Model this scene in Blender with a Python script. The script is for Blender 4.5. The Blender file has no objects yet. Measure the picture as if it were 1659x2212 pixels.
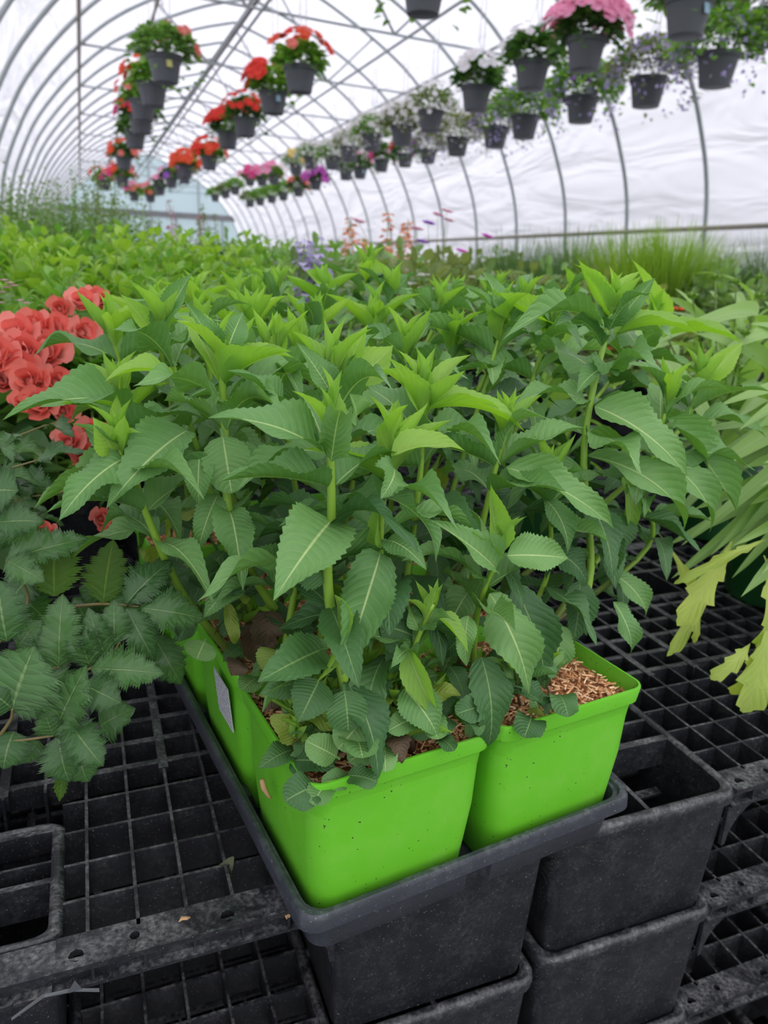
import bpy, math, random
import numpy as np
from mathutils import Vector, Matrix, noise

random.seed(7)
RND = random.Random(11)
SC = bpy.context.scene
COL = SC.collection
PI = math.pi
R = math.radians

# ------------------------------------------------------------------ camera
W_PX, H_PX = 1659, 2212
CAM_Z, FPX = 0.4332, 1628.3
YAW, PITCH, ROLL = 0.3767, 0.3126, 0.0386
CF = Vector((math.sin(YAW)*math.cos(PITCH), math.cos(YAW)*math.cos(PITCH), -math.sin(PITCH)))
_r = Vector((math.cos(YAW), -math.sin(YAW), 0)); _u = _r.cross(CF)
CR = math.cos(ROLL)*_r + math.sin(ROLL)*_u
CU = -math.sin(ROLL)*_r + math.cos(ROLL)*_u
cam = bpy.data.cameras.new('camera'); camo = bpy.data.objects.new('camera', cam); COL.objects.link(camo)
cam.sensor_fit = 'VERTICAL'; cam.sensor_height = 24.0; cam.lens = FPX/H_PX*24.0
cam.clip_start = 0.02; cam.clip_end = 300
camo.matrix_world = Matrix(((CR.x, CU.x, -CF.x, 0), (CR.y, CU.y, -CF.y, 0), (CR.z, CU.z, -CF.z, CAM_Z), (0, 0, 0, 1)))
cam.dof.use_dof = True; cam.dof.focus_distance = 0.47; cam.dof.aperture_fstop = 17.66/2.6
SC.camera = camo

# ------------------------------------------------------------------ sky (even overcast)
wd = bpy.data.worlds.new('sky'); SC.world = wd; wd.use_nodes = True
nt = wd.node_tree; bg = nt.nodes['Background']
tc = nt.nodes.new('ShaderNodeTexCoord'); sx = nt.nodes.new('ShaderNodeSeparateXYZ'); mr = nt.nodes.new('ShaderNodeValToRGB')
nt.links.new(tc.outputs['Generated'], sx.inputs[0]); nt.links.new(sx.outputs[2], mr.inputs[0]); nt.links.new(mr.outputs[0], bg.inputs[0])
mr.color_ramp.elements[0].position = 0.0; mr.color_ramp.elements[0].color = (0.50, 0.51, 0.55, 1)
mr.color_ramp.elements[1].position = 1.0; mr.color_ramp.elements[1].color = (0.98, 0.98, 1.0, 1)
bg.inputs[1].default_value = 2.5
SC.view_settings.view_transform = 'Standard'; SC.view_settings.look = 'None'
SC.view_settings.gamma = 1.0; SC.view_settings.use_curve_mapping = False
SC.view_settings.exposure = 0.0
SC.cycles.use_denoising = True
SC.cycles.max_bounces = 7; SC.cycles.diffuse_bounces = 3; SC.cycles.glossy_bounces = 2
SC.cycles.transmission_bounces = 4; SC.cycles.transparent_max_bounces = 6
SC.cycles.caustics_reflective = False; SC.cycles.caustics_refractive = False

# ------------------------------------------------------------------ point helpers
CAMP = Vector((0, 0, CAM_Z))
def ray(px, py): return CF + (px - W_PX/2)/FPX*CR - (py - H_PX/2)/FPX*CU
def atY(px, py, Y): d = ray(px, py); return CAMP + d*(Y/d.y)
def atZ(px, py, Z): d = ray(px, py); return CAMP + d*((Z - CAM_Z)/d.z)
def atD(px, py, D): return CAMP + ray(px, py)*D

# ------------------------------------------------------------------ object helpers
def tag(o, label=None, cat=None, group=None, kind=None):
    if label: o['label'] = label
    if cat: o['category'] = cat
    if group: o['group'] = group
    if kind: o['kind'] = kind
    return o
def empty(name, loc, label=None, cat=None, group=None):
    o = bpy.data.objects.new(name, None); COL.objects.link(o); o.location = loc; o.empty_display_size = .02
    return tag(o, label, cat, group)
def obj(name, me, parent=None, loc=(0, 0, 0), kind=None, label=None):
    o = bpy.data.objects.new(name, me); COL.objects.link(o); o.location = loc
    if parent: o.parent = parent
    if kind: o['kind'] = kind
    if label: o['label'] = label
    return o
class MB:
    def __init__(s): s.v = []; s.f = []; s.uv = []; s.mi = []; s.cur = 0
    def verts(s, vs):
        n = len(s.v); s.v.extend([tuple(v) for v in vs]); return n
    def face(s, idx, uv=None):
        s.f.append(tuple(idx)); s.uv.append(uv); s.mi.append(s.cur)
    def box(s, a, b):
        x0, y0, z0 = a; x1, y1, z1 = b
        n = s.verts([(x0,y0,z0),(x1,y0,z0),(x1,y1,z0),(x0,y1,z0),(x0,y0,z1),(x1,y0,z1),(x1,y1,z1),(x0,y1,z1)])
        for q in ((0,3,2,1),(4,5,6,7),(0,1,5,4),(1,2,6,5),(2,3,7,6),(3,0,4,7)): s.face([n+i for i in q])
    def tube(s, pts, rad, sides=8, caps=True):
        pts = [Vector(p) for p in pts]; k = len(pts)
        rs = rad if hasattr(rad, '__len__') else [rad]*k
        up = None; rings = []
        for i in range(k):
            t = (pts[min(i+1, k-1)] - pts[max(i-1, 0)])
            if t.length < 1e-9: t = Vector((0, 0, 1))
            t.normalize()
            if up is None:
                up = Vector((0, 0, 1)) if abs(t.z) < .9 else Vector((0, 1, 0))
            sd = t.cross(up).normalized(); up = sd.cross(t).normalized()
            rings.append(s.verts([pts[i] + (sd*math.cos(a) + up*math.sin(a))*rs[i] for a in [2*PI*j/sides for j in range(sides)]]))
        for i in range(k-1):
            a, b = rings[i], rings[i+1]
            for j in range(sides):
                j2 = (j+1) % sides; s.face((a+j, a+j2, b+j2, b+j))
        if caps:
            s.face([rings[0]+j for j in range(sides)][::-1]); s.face([rings[-1]+j for j in range(sides)])
    def loops(s, loops, cap0=False, cap1=False, close=True):
        k = len(loops[0]); n = [s.verts(l) for l in loops]
        for a, b in zip(n[:-1], n[1:]):
            for j in range(k if close else k-1):
                j2 = (j+1) % k; s.face((a+j, a+j2, b+j2, b+j))
        if cap0: s.face([n[0]+j for j in range(k)][::-1])
        if cap1: s.face([n[-1]+j for j in range(k)])
    def mesh(s, name, mats, smooth=False):
        me = bpy.data.meshes.new(name); me.from_pydata(s.v, [], s.f)
        for m in (mats if isinstance(mats, (list, tuple)) else [mats]): me.materials.append(m)
        if any(u for u in s.uv):
            ul = me.uv_layers.new(name='uv'); k = 0
            flat = []
            for f, u in zip(s.f, s.uv):
                for j in range(len(f)): flat.extend(u[j] if u else (0.5, 0.5))
            ul.data.foreach_set('uv', flat)
        me.polygons.foreach_set('material_index', s.mi)
        me.polygons.foreach_set('use_smooth', [smooth]*len(s.f))
        me.update(); return me
def rrect(x0, y0, x1, y1, r, z, n=4):
    out = []
    for cx, cy, a0 in ((x1-r, y0+r, -90), (x1-r, y1-r, 0), (x0+r, y1-r, 90), (x0+r, y0+r, 180)):
        for i in range(n+1):
            a = R(a0 + 90*i/n); out.append((cx + r*math.cos(a), cy + r*math.sin(a), z))
    return out

# ------------------------------------------------------------------ materials
class NT:
    def __init__(s, name):
        s.m = bpy.data.materials.new(name); s.m.use_nodes = True; s.t = s.m.node_tree
        s.p = s.t.nodes['Principled BSDF']; s.out = s.t.nodes['Material Output']
    def n(s, typ, **kw):
        nd = s.t.nodes.new(typ)
        for k, v in kw.items():
            if k.startswith('i_'): nd.inputs[int(k[2:])].default_value = v
            else: setattr(nd, k, v)
        return nd
    def l(s, a, b): s.t.links.new(a, b)
    def math(s, op, a, b=None, c=None):
        nd = s.t.nodes.new('ShaderNodeMath'); nd.operation = op
        for i, v in enumerate((a, b, c)):
            if v is None: continue
            if isinstance(v, (int, float)): nd.inputs[i].default_value = v
            else: s.l(v, nd.inputs[i])
        return nd.outputs[0]
    def mix(s, fac, a, b):
        nd = s.t.nodes.new('ShaderNodeMix'); nd.data_type = 'RGBA'
        for i, v in ((0, fac), (6, a), (7, b)):
            if isinstance(v, (int, float)): nd.inputs[i].default_value = v
            elif isinstance(v, tuple): nd.inputs[i].default_value = (*v, 1)
            else: s.l(v, nd.inputs[i])
        return nd.outputs[2]
    def noise(s, scale, detail=2, coord='Object', rough=.5):
        t = s.n('ShaderNodeTexCoord'); nz = s.n('ShaderNodeTexNoise'); nz.inputs['Scale'].default_value = scale
        nz.inputs['Detail'].default_value = detail; nz.inputs['Roughness'].default_value = rough
        s.l(t.outputs[coord], nz.inputs['Vector']); return nz.outputs[0]
    def ramp(s, v, lo, hi):
        nd = s.n('ShaderNodeMapRange'); s.l(v, nd.inputs[0]); nd.inputs[1].default_value = lo; nd.inputs[2].default_value = hi
        return nd.outputs[0]
    def bump(s, h, strength=.3, dist=.001):
        b = s.n('ShaderNodeBump'); b.inputs['Strength'].default_value = strength; b.inputs['Distance'].default_value = dist
        s.l(h, b.inputs['Height']); return b.outputs[0]
    def trans(s, colout, fac, gain=(1.35, 1.5, .55)):
        tr = s.n('ShaderNodeBsdfTranslucent'); ms = s.n('ShaderNodeMixShader'); ms.inputs[0].default_value = fac
        vm = s.n('ShaderNodeVectorMath', operation='MULTIPLY'); s.l(colout, vm.inputs[0]); vm.inputs[1].default_value = gain
        s.l(vm.outputs[0], tr.inputs[0]); s.l(s.p.outputs[0], ms.inputs[1]); s.l(tr.outputs[0], ms.inputs[2]); s.l(ms.outputs[0], s.out.inputs[0])
        return tr
def simple(name, col, rough=.5, metal=0, spec=.5, var=0.0, scale=20):
    t = NT(name); t.p.inputs['Roughness'].default_value = rough; t.p.inputs['Metallic'].default_value = metal
    t.p.inputs['Specular IOR Level'].default_value = spec
    if var:
        c2 = tuple(max(0, x*(1-var)) for x in col)
        t.l(t.mix(t.noise(scale, 3), col, c2), t.p.inputs['Base Color'])
    else: t.p.inputs['Base Color'].default_value = (*col, 1)
    return t.m
def leafmat(name, c1, c2, vein, rough=.42, tf=.35, veins=9, slope=2.4, bs=.5, vf=.5, wet=.0, gain=(1.35, 1.5, .55), vs=.2):
    t = NT(name)
    uv = t.n('ShaderNodeUVMap'); uv.uv_map = 'uv'; sp = t.n('ShaderNodeSeparateXYZ'); t.l(uv.outputs[0], sp.inputs[0])
    u, v = sp.outputs[0], sp.outputs[1]
    va = t.math('ABSOLUTE', t.math('MULTIPLY', t.math('SUBTRACT', v, .5), 2.0))
    oi = t.n('ShaderNodeObjectInfo')
    # side veins curve forward
    ph = t.math('FRACT', t.math('SUBTRACT', t.math('MULTIPLY', u, float(veins)), t.math('MULTIPLY', t.math('POWER', va, 1.3), slope)))
    d = t.math('ABSOLUTE', t.math('SUBTRACT', ph, .5))                     # .5 at the vein
    line = t.math('MULTIPLY', t.ramp(d, .40, .5), t.ramp(va, 1.0, .6))
    mid = t.ramp(va, .05, .022)
    vn = t.math('MAXIMUM', t.math('MULTIPLY', line, vs), mid)
    nz = t.noise(9, 3)
    fac = t.math('ADD', t.math('MULTIPLY', oi.outputs['Random'], .7), t.math('MULTIPLY', nz, .4))
    base = t.mix(fac, c1, c2)
    c = t.mix(t.math('MULTIPLY', vn, vf), base, vein)
    t.l(c, t.p.inputs['Base Color']); t.p.inputs['Roughness'].default_value = rough
    t.p.inputs['Specular IOR Level'].default_value = .42
    t.p.inputs['Coat Weight'].default_value = wet; t.p.inputs['Coat Roughness'].default_value = .2
    h = t.math('ADD', t.math('MULTIPLY', t.math('POWER', t.math('SUBTRACT', 1.0, t.math('MULTIPLY', d, 2.0)), .5), 1.0), t.math('MULTIPLY', t.noise(400, 2), .25))
    h = t.math('SUBTRACT', h, t.math('MULTIPLY', mid, .8))
    bo = t.bump(h, bs, .0012); t.l(bo, t.p.inputs['Normal'])
    tr = t.trans(c, tf, gain)
    return t.m
def bushmat(name, c1, c2, rough=.45, tf=.35, gain=(1.35, 1.5, .55)):
    t = NT(name); g = t.n('ShaderNodeNewGeometry'); c = t.mix(g.outputs['Random Per Island'], c1, c2)
    t.l(c, t.p.inputs['Base Color']); t.p.inputs['Roughness'].default_value = rough; t.trans(c, tf, gain); return t.m
def petalmat(name, c1, c2, rough=.55, tf=.3):
    return bushmat(name, c1, c2, rough, tf, (1.1, 1.0, 1.0))

M = {}
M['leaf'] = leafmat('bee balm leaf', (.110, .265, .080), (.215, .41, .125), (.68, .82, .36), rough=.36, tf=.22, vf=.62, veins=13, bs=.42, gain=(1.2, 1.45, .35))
M['leaf_shaded'] = leafmat('bee balm leaf shaded', (.036, .115, .036), (.09, .215, .062), (.34, .50, .18), tf=.15, rough=.34, vf=.55, veins=12, bs=.42, gain=(1.2, 1.45, .35))  # darker copy of the leaf green: shade inside the canopy put into the colour
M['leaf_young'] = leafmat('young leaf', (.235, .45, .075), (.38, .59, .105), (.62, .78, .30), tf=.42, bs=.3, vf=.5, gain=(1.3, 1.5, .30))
M['leaf_yellow'] = leafmat('old leaf', (.34, .44, .07), (.26, .38, .08), (.5, .55, .2), tf=.35)
M['leaf_brown'] = leafmat('withered leaf', (.10, .06, .035), (.16, .12, .08), (.2, .14, .08), tf=.1)
M['astilbe'] = leafmat('glossy lobed leaf', (.035, .12, .03), (.12, .285, .075), (.34, .52, .2), rough=.24, tf=.2, wet=.55, vs=.4, gain=(1.2, 1.45, .35), veins=7, slope=2.8, bs=.9)
M['astilbe_lit'] = leafmat('thin lobed leaf', (.065, .15, .018), (.095, .20, .02), (.26, .38, .06), rough=.35, tf=.5, veins=7)
M['strap'] = leafmat('grey green strap leaf', (.24, .40, .13), (.34, .52, .17), (.50, .64, .34), rough=.5, tf=.35, veins=1, slope=0, vf=.5, bs=.1)
M['lobed'] = leafmat('yellowing lobed leaf', (.42, .56, .13), (.60, .66, .13), (.66, .72, .30), rough=.5, tf=.35, veins=5, vf=.4)
t = NT('plant stem'); tcn = t.n('ShaderNodeTexCoord'); sp = t.n('ShaderNodeSeparateXYZ'); t.l(tcn.outputs['Object'], sp.inputs[0])
t.l(t.mix(t.ramp(sp.outputs[2], .015, .07), (.085, .05, .03), (.24, .42, .045)), t.p.inputs['Base Color']); t.p.inputs['Roughness'].default_value = .45
M['stem'] = t.m
M['stem_green'] = simple('green stem', (.24, .34, .09), .5)
M['stem_red'] = simple('reddish petiole', (.25, .20, .07), .4, var=.5, scale=60)
# green pot plastic
t = NT('green pot plastic'); nz = t.noise(35, 5, rough=.7); spk = t.noise(420, 1)
c = t.mix(t.ramp(nz, .45, .8), (.165, .60, .028), (.215, .63, .06))
c = t.mix(t.math('MULTIPLY', t.ramp(t.noise(14, 6, rough=.8), .63, .78), .35), c, (.40, .72, .24))
c = t.mix(t.ramp(spk, .745, .77), c, (.03, .07, .015))
t.l(c, t.p.inputs['Base Color']); t.p.inputs['Roughness'].default_value = .42
t.l(t.bump(t.noise(60, 3), .12, .001), t.p.inputs['Normal']); t.trans(c, .10, (1.1, 1.1, .8)); M['pot'] = t.m
def black_plastic(name, base, dusty, amt, rough=.42, scale=30):
    t = NT(name); a = t.noise(scale, 6, rough=.75); b = t.noise(scale*9, 3); k = t.noise(700, 1)
    f = t.math('MULTIPLY', t.ramp(a, .42, .78), t.ramp(b, .3, .7)); f = t.math('MULTIPLY', f, amt)
    g = t.n('ShaderNodeNewGeometry'); sp = t.n('ShaderNodeSeparateXYZ'); t.l(g.outputs['True Normal'], sp.inputs[0])
    up = t.math('ADD', t.math('MULTIPLY', t.math('MAXIMUM', sp.outputs[2], 0.0), 1.1), .22)
    f = t.math('MULTIPLY', f, up)
    c = t.mix(f, base, dusty); c = t.mix(t.math('MULTIPLY', t.ramp(k, .70, .74), .5), c, (.35, .33, .3))
    t.l(c, t.p.inputs['Base Color']); t.p.inputs['Roughness'].default_value = rough
    t.l(t.bump(t.noise(300, 4), .15, .0006), t.p.inputs['Normal']); return t.m
M['pallet'] = black_plastic('black pallet plastic', (.0135, .014, .019), (.30, .30, .31), 1.0, .38)
M['tray'] = black_plastic('black tray plastic', (.038, .041, .054), (.22, .23, .26), .7, .32, 22)
M['basket'] = simple('charcoal basket plastic', (.115, .12, .14), .55, var=.3, scale=8)
M['darkpot'] = simple('dark green pot plastic', (.012, .075, .018), .45)
M['steel'] = simple('galvanised steel tube', (.48, .53, .53), .45, .35, var=.35, scale=6)
M['steel_dark'] = simple('grey ridge tube', (.30, .30, .30), .5, .3, var=.3, scale=6)
M['wood'] = simple('weathered tan rail', (.42, .38, .31), .7, var=.3, scale=12)
M['wire'] = simple('white plastic wire', (.62, .62, .66), .5)
M['soil'] = simple('dark potting soil', (.035, .022, .014), .95, var=.5, scale=90)
M['bark_bed'] = simple('wet bark bed', (.42, .17, .07), .9, var=.6, scale=300)
M['ground'] = simple('grey ground cloth', (.10, .10, .10), .9, var=.4, scale=4)
M['grass_out'] = simple('lawn outside', (.12, .17, .08), .95, var=.4, scale=.3)
t = NT('bark shreds'); g = t.n('ShaderNodeNewGeometry')
cr = t.n('ShaderNodeValToRGB'); e = cr.color_ramp.elements; e[0].color = (.34, .12, .045, 1); e[1].color = (.98, .72, .45, 1)
m_ = cr.color_ramp.elements.new(.45); m_.color = (.86, .42, .19, 1)
t.l(g.outputs['Random Per Island'], cr.inputs[0]); t.l(cr.outputs[0], t.p.inputs['Base Color']); t.p.inputs['Roughness'].default_value = .8
M['bark'] = t.m
# greenhouse film: milky, lets daylight through
def film(name, col, trn, transp, wr):
    t = NT(name); df = t.n('ShaderNodeBsdfDiffuse'); tl = t.n('ShaderNodeBsdfTranslucent'); tp = t.n('ShaderNodeBsdfTransparent')
    df.inputs[0].default_value = (*col, 1); tl.inputs[0].default_value = (*col, 1); tp.inputs[0].default_value = (.95, .95, 1, 1)
    mp = t.n('ShaderNodeMapping'); mp.inputs['Scale'].default_value = (1.0, .35, 1.6); tcc = t.n('ShaderNodeTexCoord')
    t.l(tcc.outputs['Object'], mp.inputs[0]); nz = t.n('ShaderNodeTexNoise'); nz.inputs['Scale'].default_value = 1.3; nz.inputs['Detail'].default_value = 3
    nz.inputs['Distortion'].default_value = 1.2
    t.l(mp.outputs[0], nz.inputs['Vector']); b = t.n('ShaderNodeBump'); b.inputs['Strength'].default_value = wr; b.inputs['Distance'].default_value = .3
    t.l(nz.outputs[0], b.inputs['Height']); t.l(b.outputs[0], df.inputs[1]); t.l(b.outputs[0], tl.inputs[1])
    m1 = t.n('ShaderNodeMixShader'); m1.inputs[0].default_value = trn; t.l(df.outputs[0], m1.inputs[1]); t.l(tl.outputs[0], m1.inputs[2])
    m2 = t.n('ShaderNodeMixShader'); m2.inputs[0].default_value = transp; t.l(m1.outputs[0], m2.inputs[1]); t.l(tp.outputs[0], m2.inputs[2])
    t.l(m2.outputs[0], t.out.inputs[0]); return t.m
M['film'] = film('milky greenhouse film', (.885, .87, .945), .60, .05, .55)
M['panel'] = film('pale blue twin wall panel', (.74, .85, .88), .6, .2, .05)

# ------------------------------------------------------------------ leaf meshes (unit length along +Y, unit width along X)
def leaf_mesh(name, mat, a=.55, b=1.15, teeth=13, td=.07, bend=1.0, fold=.18, wave=.0, twist=0.0, seg=26, lobes=None, pet=.0, seed=0, curl=0.0):
    if teeth and seg == 26: seg = 34
    rn = random.Random(seed)
    tm = a/(a+b); nrm = tm**a*(1-tm)**b
    pts = []; ang = 0; y = z = 0; spine = []
    for i in range(seg+1):
        t = i/seg; an = bend*(.5 - t) ; spine.append((y, z, an)); y += math.cos(an)/seg; z += math.sin(an)/seg
    ey, ez = spine[-1][0], spine[-1][1]; L = math.hypot(ey, ez); ca, sa = ey/L, -ez/L
    ph = rn.random()*6
    mb = MB(); cols = (-1, -.5, 0, .5, 1)
    for i, (y, z, an) in enumerate(spine):
        t = i/seg; y, z = (y*ca - z*sa)/L, (y*sa + z*ca)/L
        tt = max(0, (t-pet)/(1-pet))
        w = .5*(tt**a*(1-tt)**b)/nrm if tt > 0 else 0
        if lobes: w *= lobes(tt)
        w = max(w, .035*(1-t)+.004) if t < .97 else w
        for c in cols:
            ww = w*abs(c)
            if abs(c) == 1 and teeth and 0 < tt < 1:
                k = (tt*teeth) % 1.0
                ww *= 1 - td*(1-k)*2 if i < seg else 1
            wv = wave*math.sin(t*9+ph+(1.5 if c < 0 else 0))*abs(c)**2*w*2
            zz = z + fold*ww - curl*ww*ww + wv
            tw = twist*t; x = math.copysign(ww, c) if c else 0
            mb.v.append((x*math.cos(tw) , y, zz + x*math.sin(tw)*.4))
    for i in range(seg):
        for j in range(4):
            a0 = i*5+j; u0, u1 = i/seg, (i+1)/seg; v0, v1 = (cols[j]+1)/2, (cols[j+1]+1)/2
            mb.face((a0, a0+1, a0+6, a0+5), [(u0, v0), (u0, v1), (u1, v1), (u1, v0)])
    return mb.mesh(name, mat, smooth=True)
LEAF = [leaf_mesh('leaf', M['leaf'], .52, 1.12, 17, .09, b_, f_, w_, tw_, seed=i) for i, (b_, f_, w_, tw_) in enumerate(
        [(.9, .30, .08, 0), (1.4, .22, .12, .3), (.5, .4, .08, -.3), (1.8, .26, .10, .2), (1.1, .10, .16, -.2)])]
LEAFD = [leaf_mesh('leaf', M['leaf_shaded'], .55, .95, 15, .09, b_, f_, w_, tw_, seed=i+9) for i, (b_, f_, w_, tw_) in enumerate(
        [(1.0, .16, .08, 0), (1.7, .1, .1, .4), (.6, .25, .06, -.3)])]
LEAFY = [leaf_mesh('leaf', M['leaf_young'], .55, 1.3, 12, .05, b_, f_, w_, tw_, seed=i+20) for i, (b_, f_, w_, tw_) in enumerate(
        [(.5, .45, .03, 0), (-.5, .5, .03, .1), (1.0, .35, .04, 0)])]
LEAFO = [leaf_mesh('leaf', M['leaf_yellow'], .5, .7, 9, .05, 1.8, .1, .15, .5, seed=31)]
LEAFB = [leaf_mesh('leaf', M['leaf_brown'], .5, .8, 7, .08, 2.4, .5, .3, 1.2, seed=33)]
LEAFR = [leaf_mesh('leaf', M['leaf_shaded'], .45, .5, 10, .05, 1.2, .05, .1, .0, pet=.15, seed=35), leaf_mesh('leaf', M['leaf'], .45, .55, 10, .05, .8, .08, .08, .1, pet=.15, seed=36)]
def ast_l(t): return 1 + .0*t
def deep(t, n=6, d=.30):
    k = (t*n) % 1.0; return 1 - d*(1-k)
AST = [leaf_mesh('leaflet', M['astilbe'], .75, 1.05, 28, .15, b_, f_, w_, tw_, 56, lambda t: deep(t, 7, .30), seed=i+40) for i, (b_, f_, w_, tw_) in enumerate(
        [(.7, .25, .12, 0), (1.2, .2, .14, .3), (.4, .3, .1, -.2)])]
ASTL = [leaf_mesh('leaflet', M['astilbe_lit'], .75, 1.05, 28, .15, .5, .15, .08, 0, 56, lambda t: deep(t, 7, .30), seed=50)]
STR = [leaf_mesh('leaf', M['strap'], .35, .6, 0, 0, b_, .04, .02, tw_*.15, 22, seed=i+60) for i, (b_, tw_) in enumerate([(1.5, .3), (2.0, -.3), (1.0, .6)])]
def lob(t):
    k = (t*4.2 + .15) % 1.0; return (.55 + .45*k**1.5) if t > .3 else .3 + t*.8
LOB = [leaf_mesh('leaf', M['lobed'], .75, .38, 0, 0, b_, .06, .06, tw_*.3, 34, lob, seed=i+70) for i, (b_, tw_) in enumerate([(.8, .2), (1.4, -.3)])]

def put_leaf(parent, p, q, w, me, nrm=None, name='leaf', roll=0.0, pw=None, label=None):
    """leaf mesh from base p to tip q (world points), width w, face turned to nrm"""
    p = Vector(p); q = Vector(q); d = q-p; L = d.length; y = d/L
    n = Vector(nrm) if nrm is not None else Vector((0, 0, 1))
    z = n - y*n.dot(y)
    if z.length < 1e-3: z = Vector((y.z, 0, -y.x)) if abs(y.x) + abs(y.z) > .1 else Vector((0, 0, 1))
    z.normalize(); x = y.cross(z)
    if roll: z, x = z*math.cos(roll)+x*math.sin(roll), x*math.cos(roll)-z*math.sin(roll)
    o = bpy.data.objects.new(name, me); COL.objects.link(o)
    off = pw if pw is not None else Vector((0, 0, 0))
    lo = p-off
    o.parent = parent
    o.matrix_local = Matrix(((x.x*w, y.x*L, z.x*L, lo.x), (x.y*w, y.y*L, z.y*L, lo.y), (x.z*w, y.z*L, z.z*L, lo.z), (0, 0, 0, 1)))
    if label: o['label'] = label
    return o

# ================================================================== STRUCTURE
GZ = -.585                                   # ground level (deck of the pallets is z = 0)
CX = 2.5                                     # middle of the greenhouse
PROF = [(3.33, GZ), (3.36, .2), (3.34, .9), (3.25, 1.41), (3.03, 1.89), (2.88, 2.15), (2.6, 2.5), (2.3, 2.81), (1.93, 3.12), (1.5, 3.37), (1.13, 3.55), (.6, 3.78), (0, 3.95)]
def smoothprof(pr, n=3):
    for _ in range(n):
        out = [pr[0]]
        for a, b in zip(pr[:-1], pr[1:]): out += [(a[0]*.75+b[0]*.25, a[1]*.75+b[1]*.25), (a[0]*.25+b[0]*.75, a[1]*.25+b[1]*.75)]
        out.append(pr[-1]); pr = out
        pr = pr[::1]
    return pr
HP = smoothprof(PROF, 2)
SKEW = .093
HOOP_S, HOOP_Y0 = 1.22, 9.48
YF, YB = HOOP_Y0 - 8*HOOP_S, HOOP_Y0 + 17*HOOP_S
def hp(x, z, Y, out=0.0): return (x, Y + SKEW*(x-.15), z)
arc_full = [(CX+a, z) for a, z in HP] + [(CX-a, z) for a, z in HP[::-1][1:]]
def skin(name, pts, off):
    mb = MB(); ys = np.linspace(YF, YB, 82); n = len(pts)
    for Y in ys:
        k = abs(math.sin((Y-YF)/HOOP_S*PI))
        for (x, z) in pts:
            dx, dz = (x-CX), (z-.8) if z > .8 else 0
            l = math.hypot(dx, dz) or 1; o = off + .012 - .018*k
            mb.v.append(hp(x+dx/l*o, z+dz/l*o, Y))
    for i in range(len(ys)-1):
        for j in range(n-1): mb.face((i*n+j, (i+1)*n+j, (i+1)*n+j+1, i*n+j+1))
    tag(obj(name, mb.mesh(name, M['film'], True)), kind='structure')
iR = [p for p in arc_full if p[0] > CX and p[1] <= 2.2]; iL = [p for p in arc_full if p[0] < CX and p[1] <= 2.2]
k0, k1 = len(iR)-1, len(arc_full)-len(iL)
skin('wall_right', arc_full[:k0+1], .05); skin('ceiling', arc_full[k0:k1+1], .05); skin('wall_left', arc_full[k1:], .05)
mb = MB(); mb.box((-2.5, YF-1, GZ-.02), (8.5, YB+2, GZ)); tag(obj('floor', mb.mesh('floor', M['ground'])), kind='structure')
mb = MB(); mb.box((-90, -90, GZ-.08), (90, 150, GZ-.03)); tag(obj('ground_outside', mb.mesh('lawn', M['grass_out'])), kind='structure')
for nm, Y in (('wall_back', YB),):      # unseen near end left open on purpose, so sky light brightens the foreground
    mb = MB(); n = mb.verts([hp(x, z, Y) for x, z in arc_full] + [hp(x, z, Y+.03) for x, z in arc_full]); k = len(arc_full)
    mb.face([n+i for i in range(k)]); mb.face([n+k+i for i in range(k)][::-1])
    for i in range(k-1): mb.face((n+i, n+k+i, n+k+i+1, n+i+1))
    tag(obj(nm, mb.mesh(nm, M['panel'])), kind='structure')
# end wall framing
mb = MB(); ye = YB-.06
def bar(mb, a, b, r): mb.tube([a, b], r, 6)
tr = 0
def trim(mb, mat):
    global tr; tr += 1; tag(obj('trim_%d' % tr, mb.mesh('trim', mat)), kind='structure')
mb = MB(); n0 = hp(-.85, 1.98, ye); n1 = hp(5.7, 1.98, ye)
mb.v += [(n0[0], n0[1]-.05, 1.9), (n1[0], n1[1]-.05, 1.9), (n1[0], n1[1]+.03, 1.9), (n0[0], n0[1]+.03, 1.9), (n0[0], n0[1]-.05, 2.1), (n1[0], n1[1]-.05, 2.1), (n1[0], n1[1]+.03, 2.1), (n0[0], n0[1]+.03, 2.1)]
for q in ((0,3,2,1),(4,5,6,7),(0,1,5,4),(1,2,6,5),(2,3,7,6),(3,0,4,7)): mb.face(q)
trim(mb, M['steel_dark'])
for x in (-.1, .75, 1.6, 2.5, 3.4, 4.25, 5.1):
    mb = MB(); top = 2.0 if x not in (.75, 2.5, 4.25) else (3.9 if x == 2.5 else 3.2)
    a = hp(x, GZ, ye); b = hp(x, top, ye); bar(mb, a, b, .035); trim(mb, M['steel'])
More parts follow.
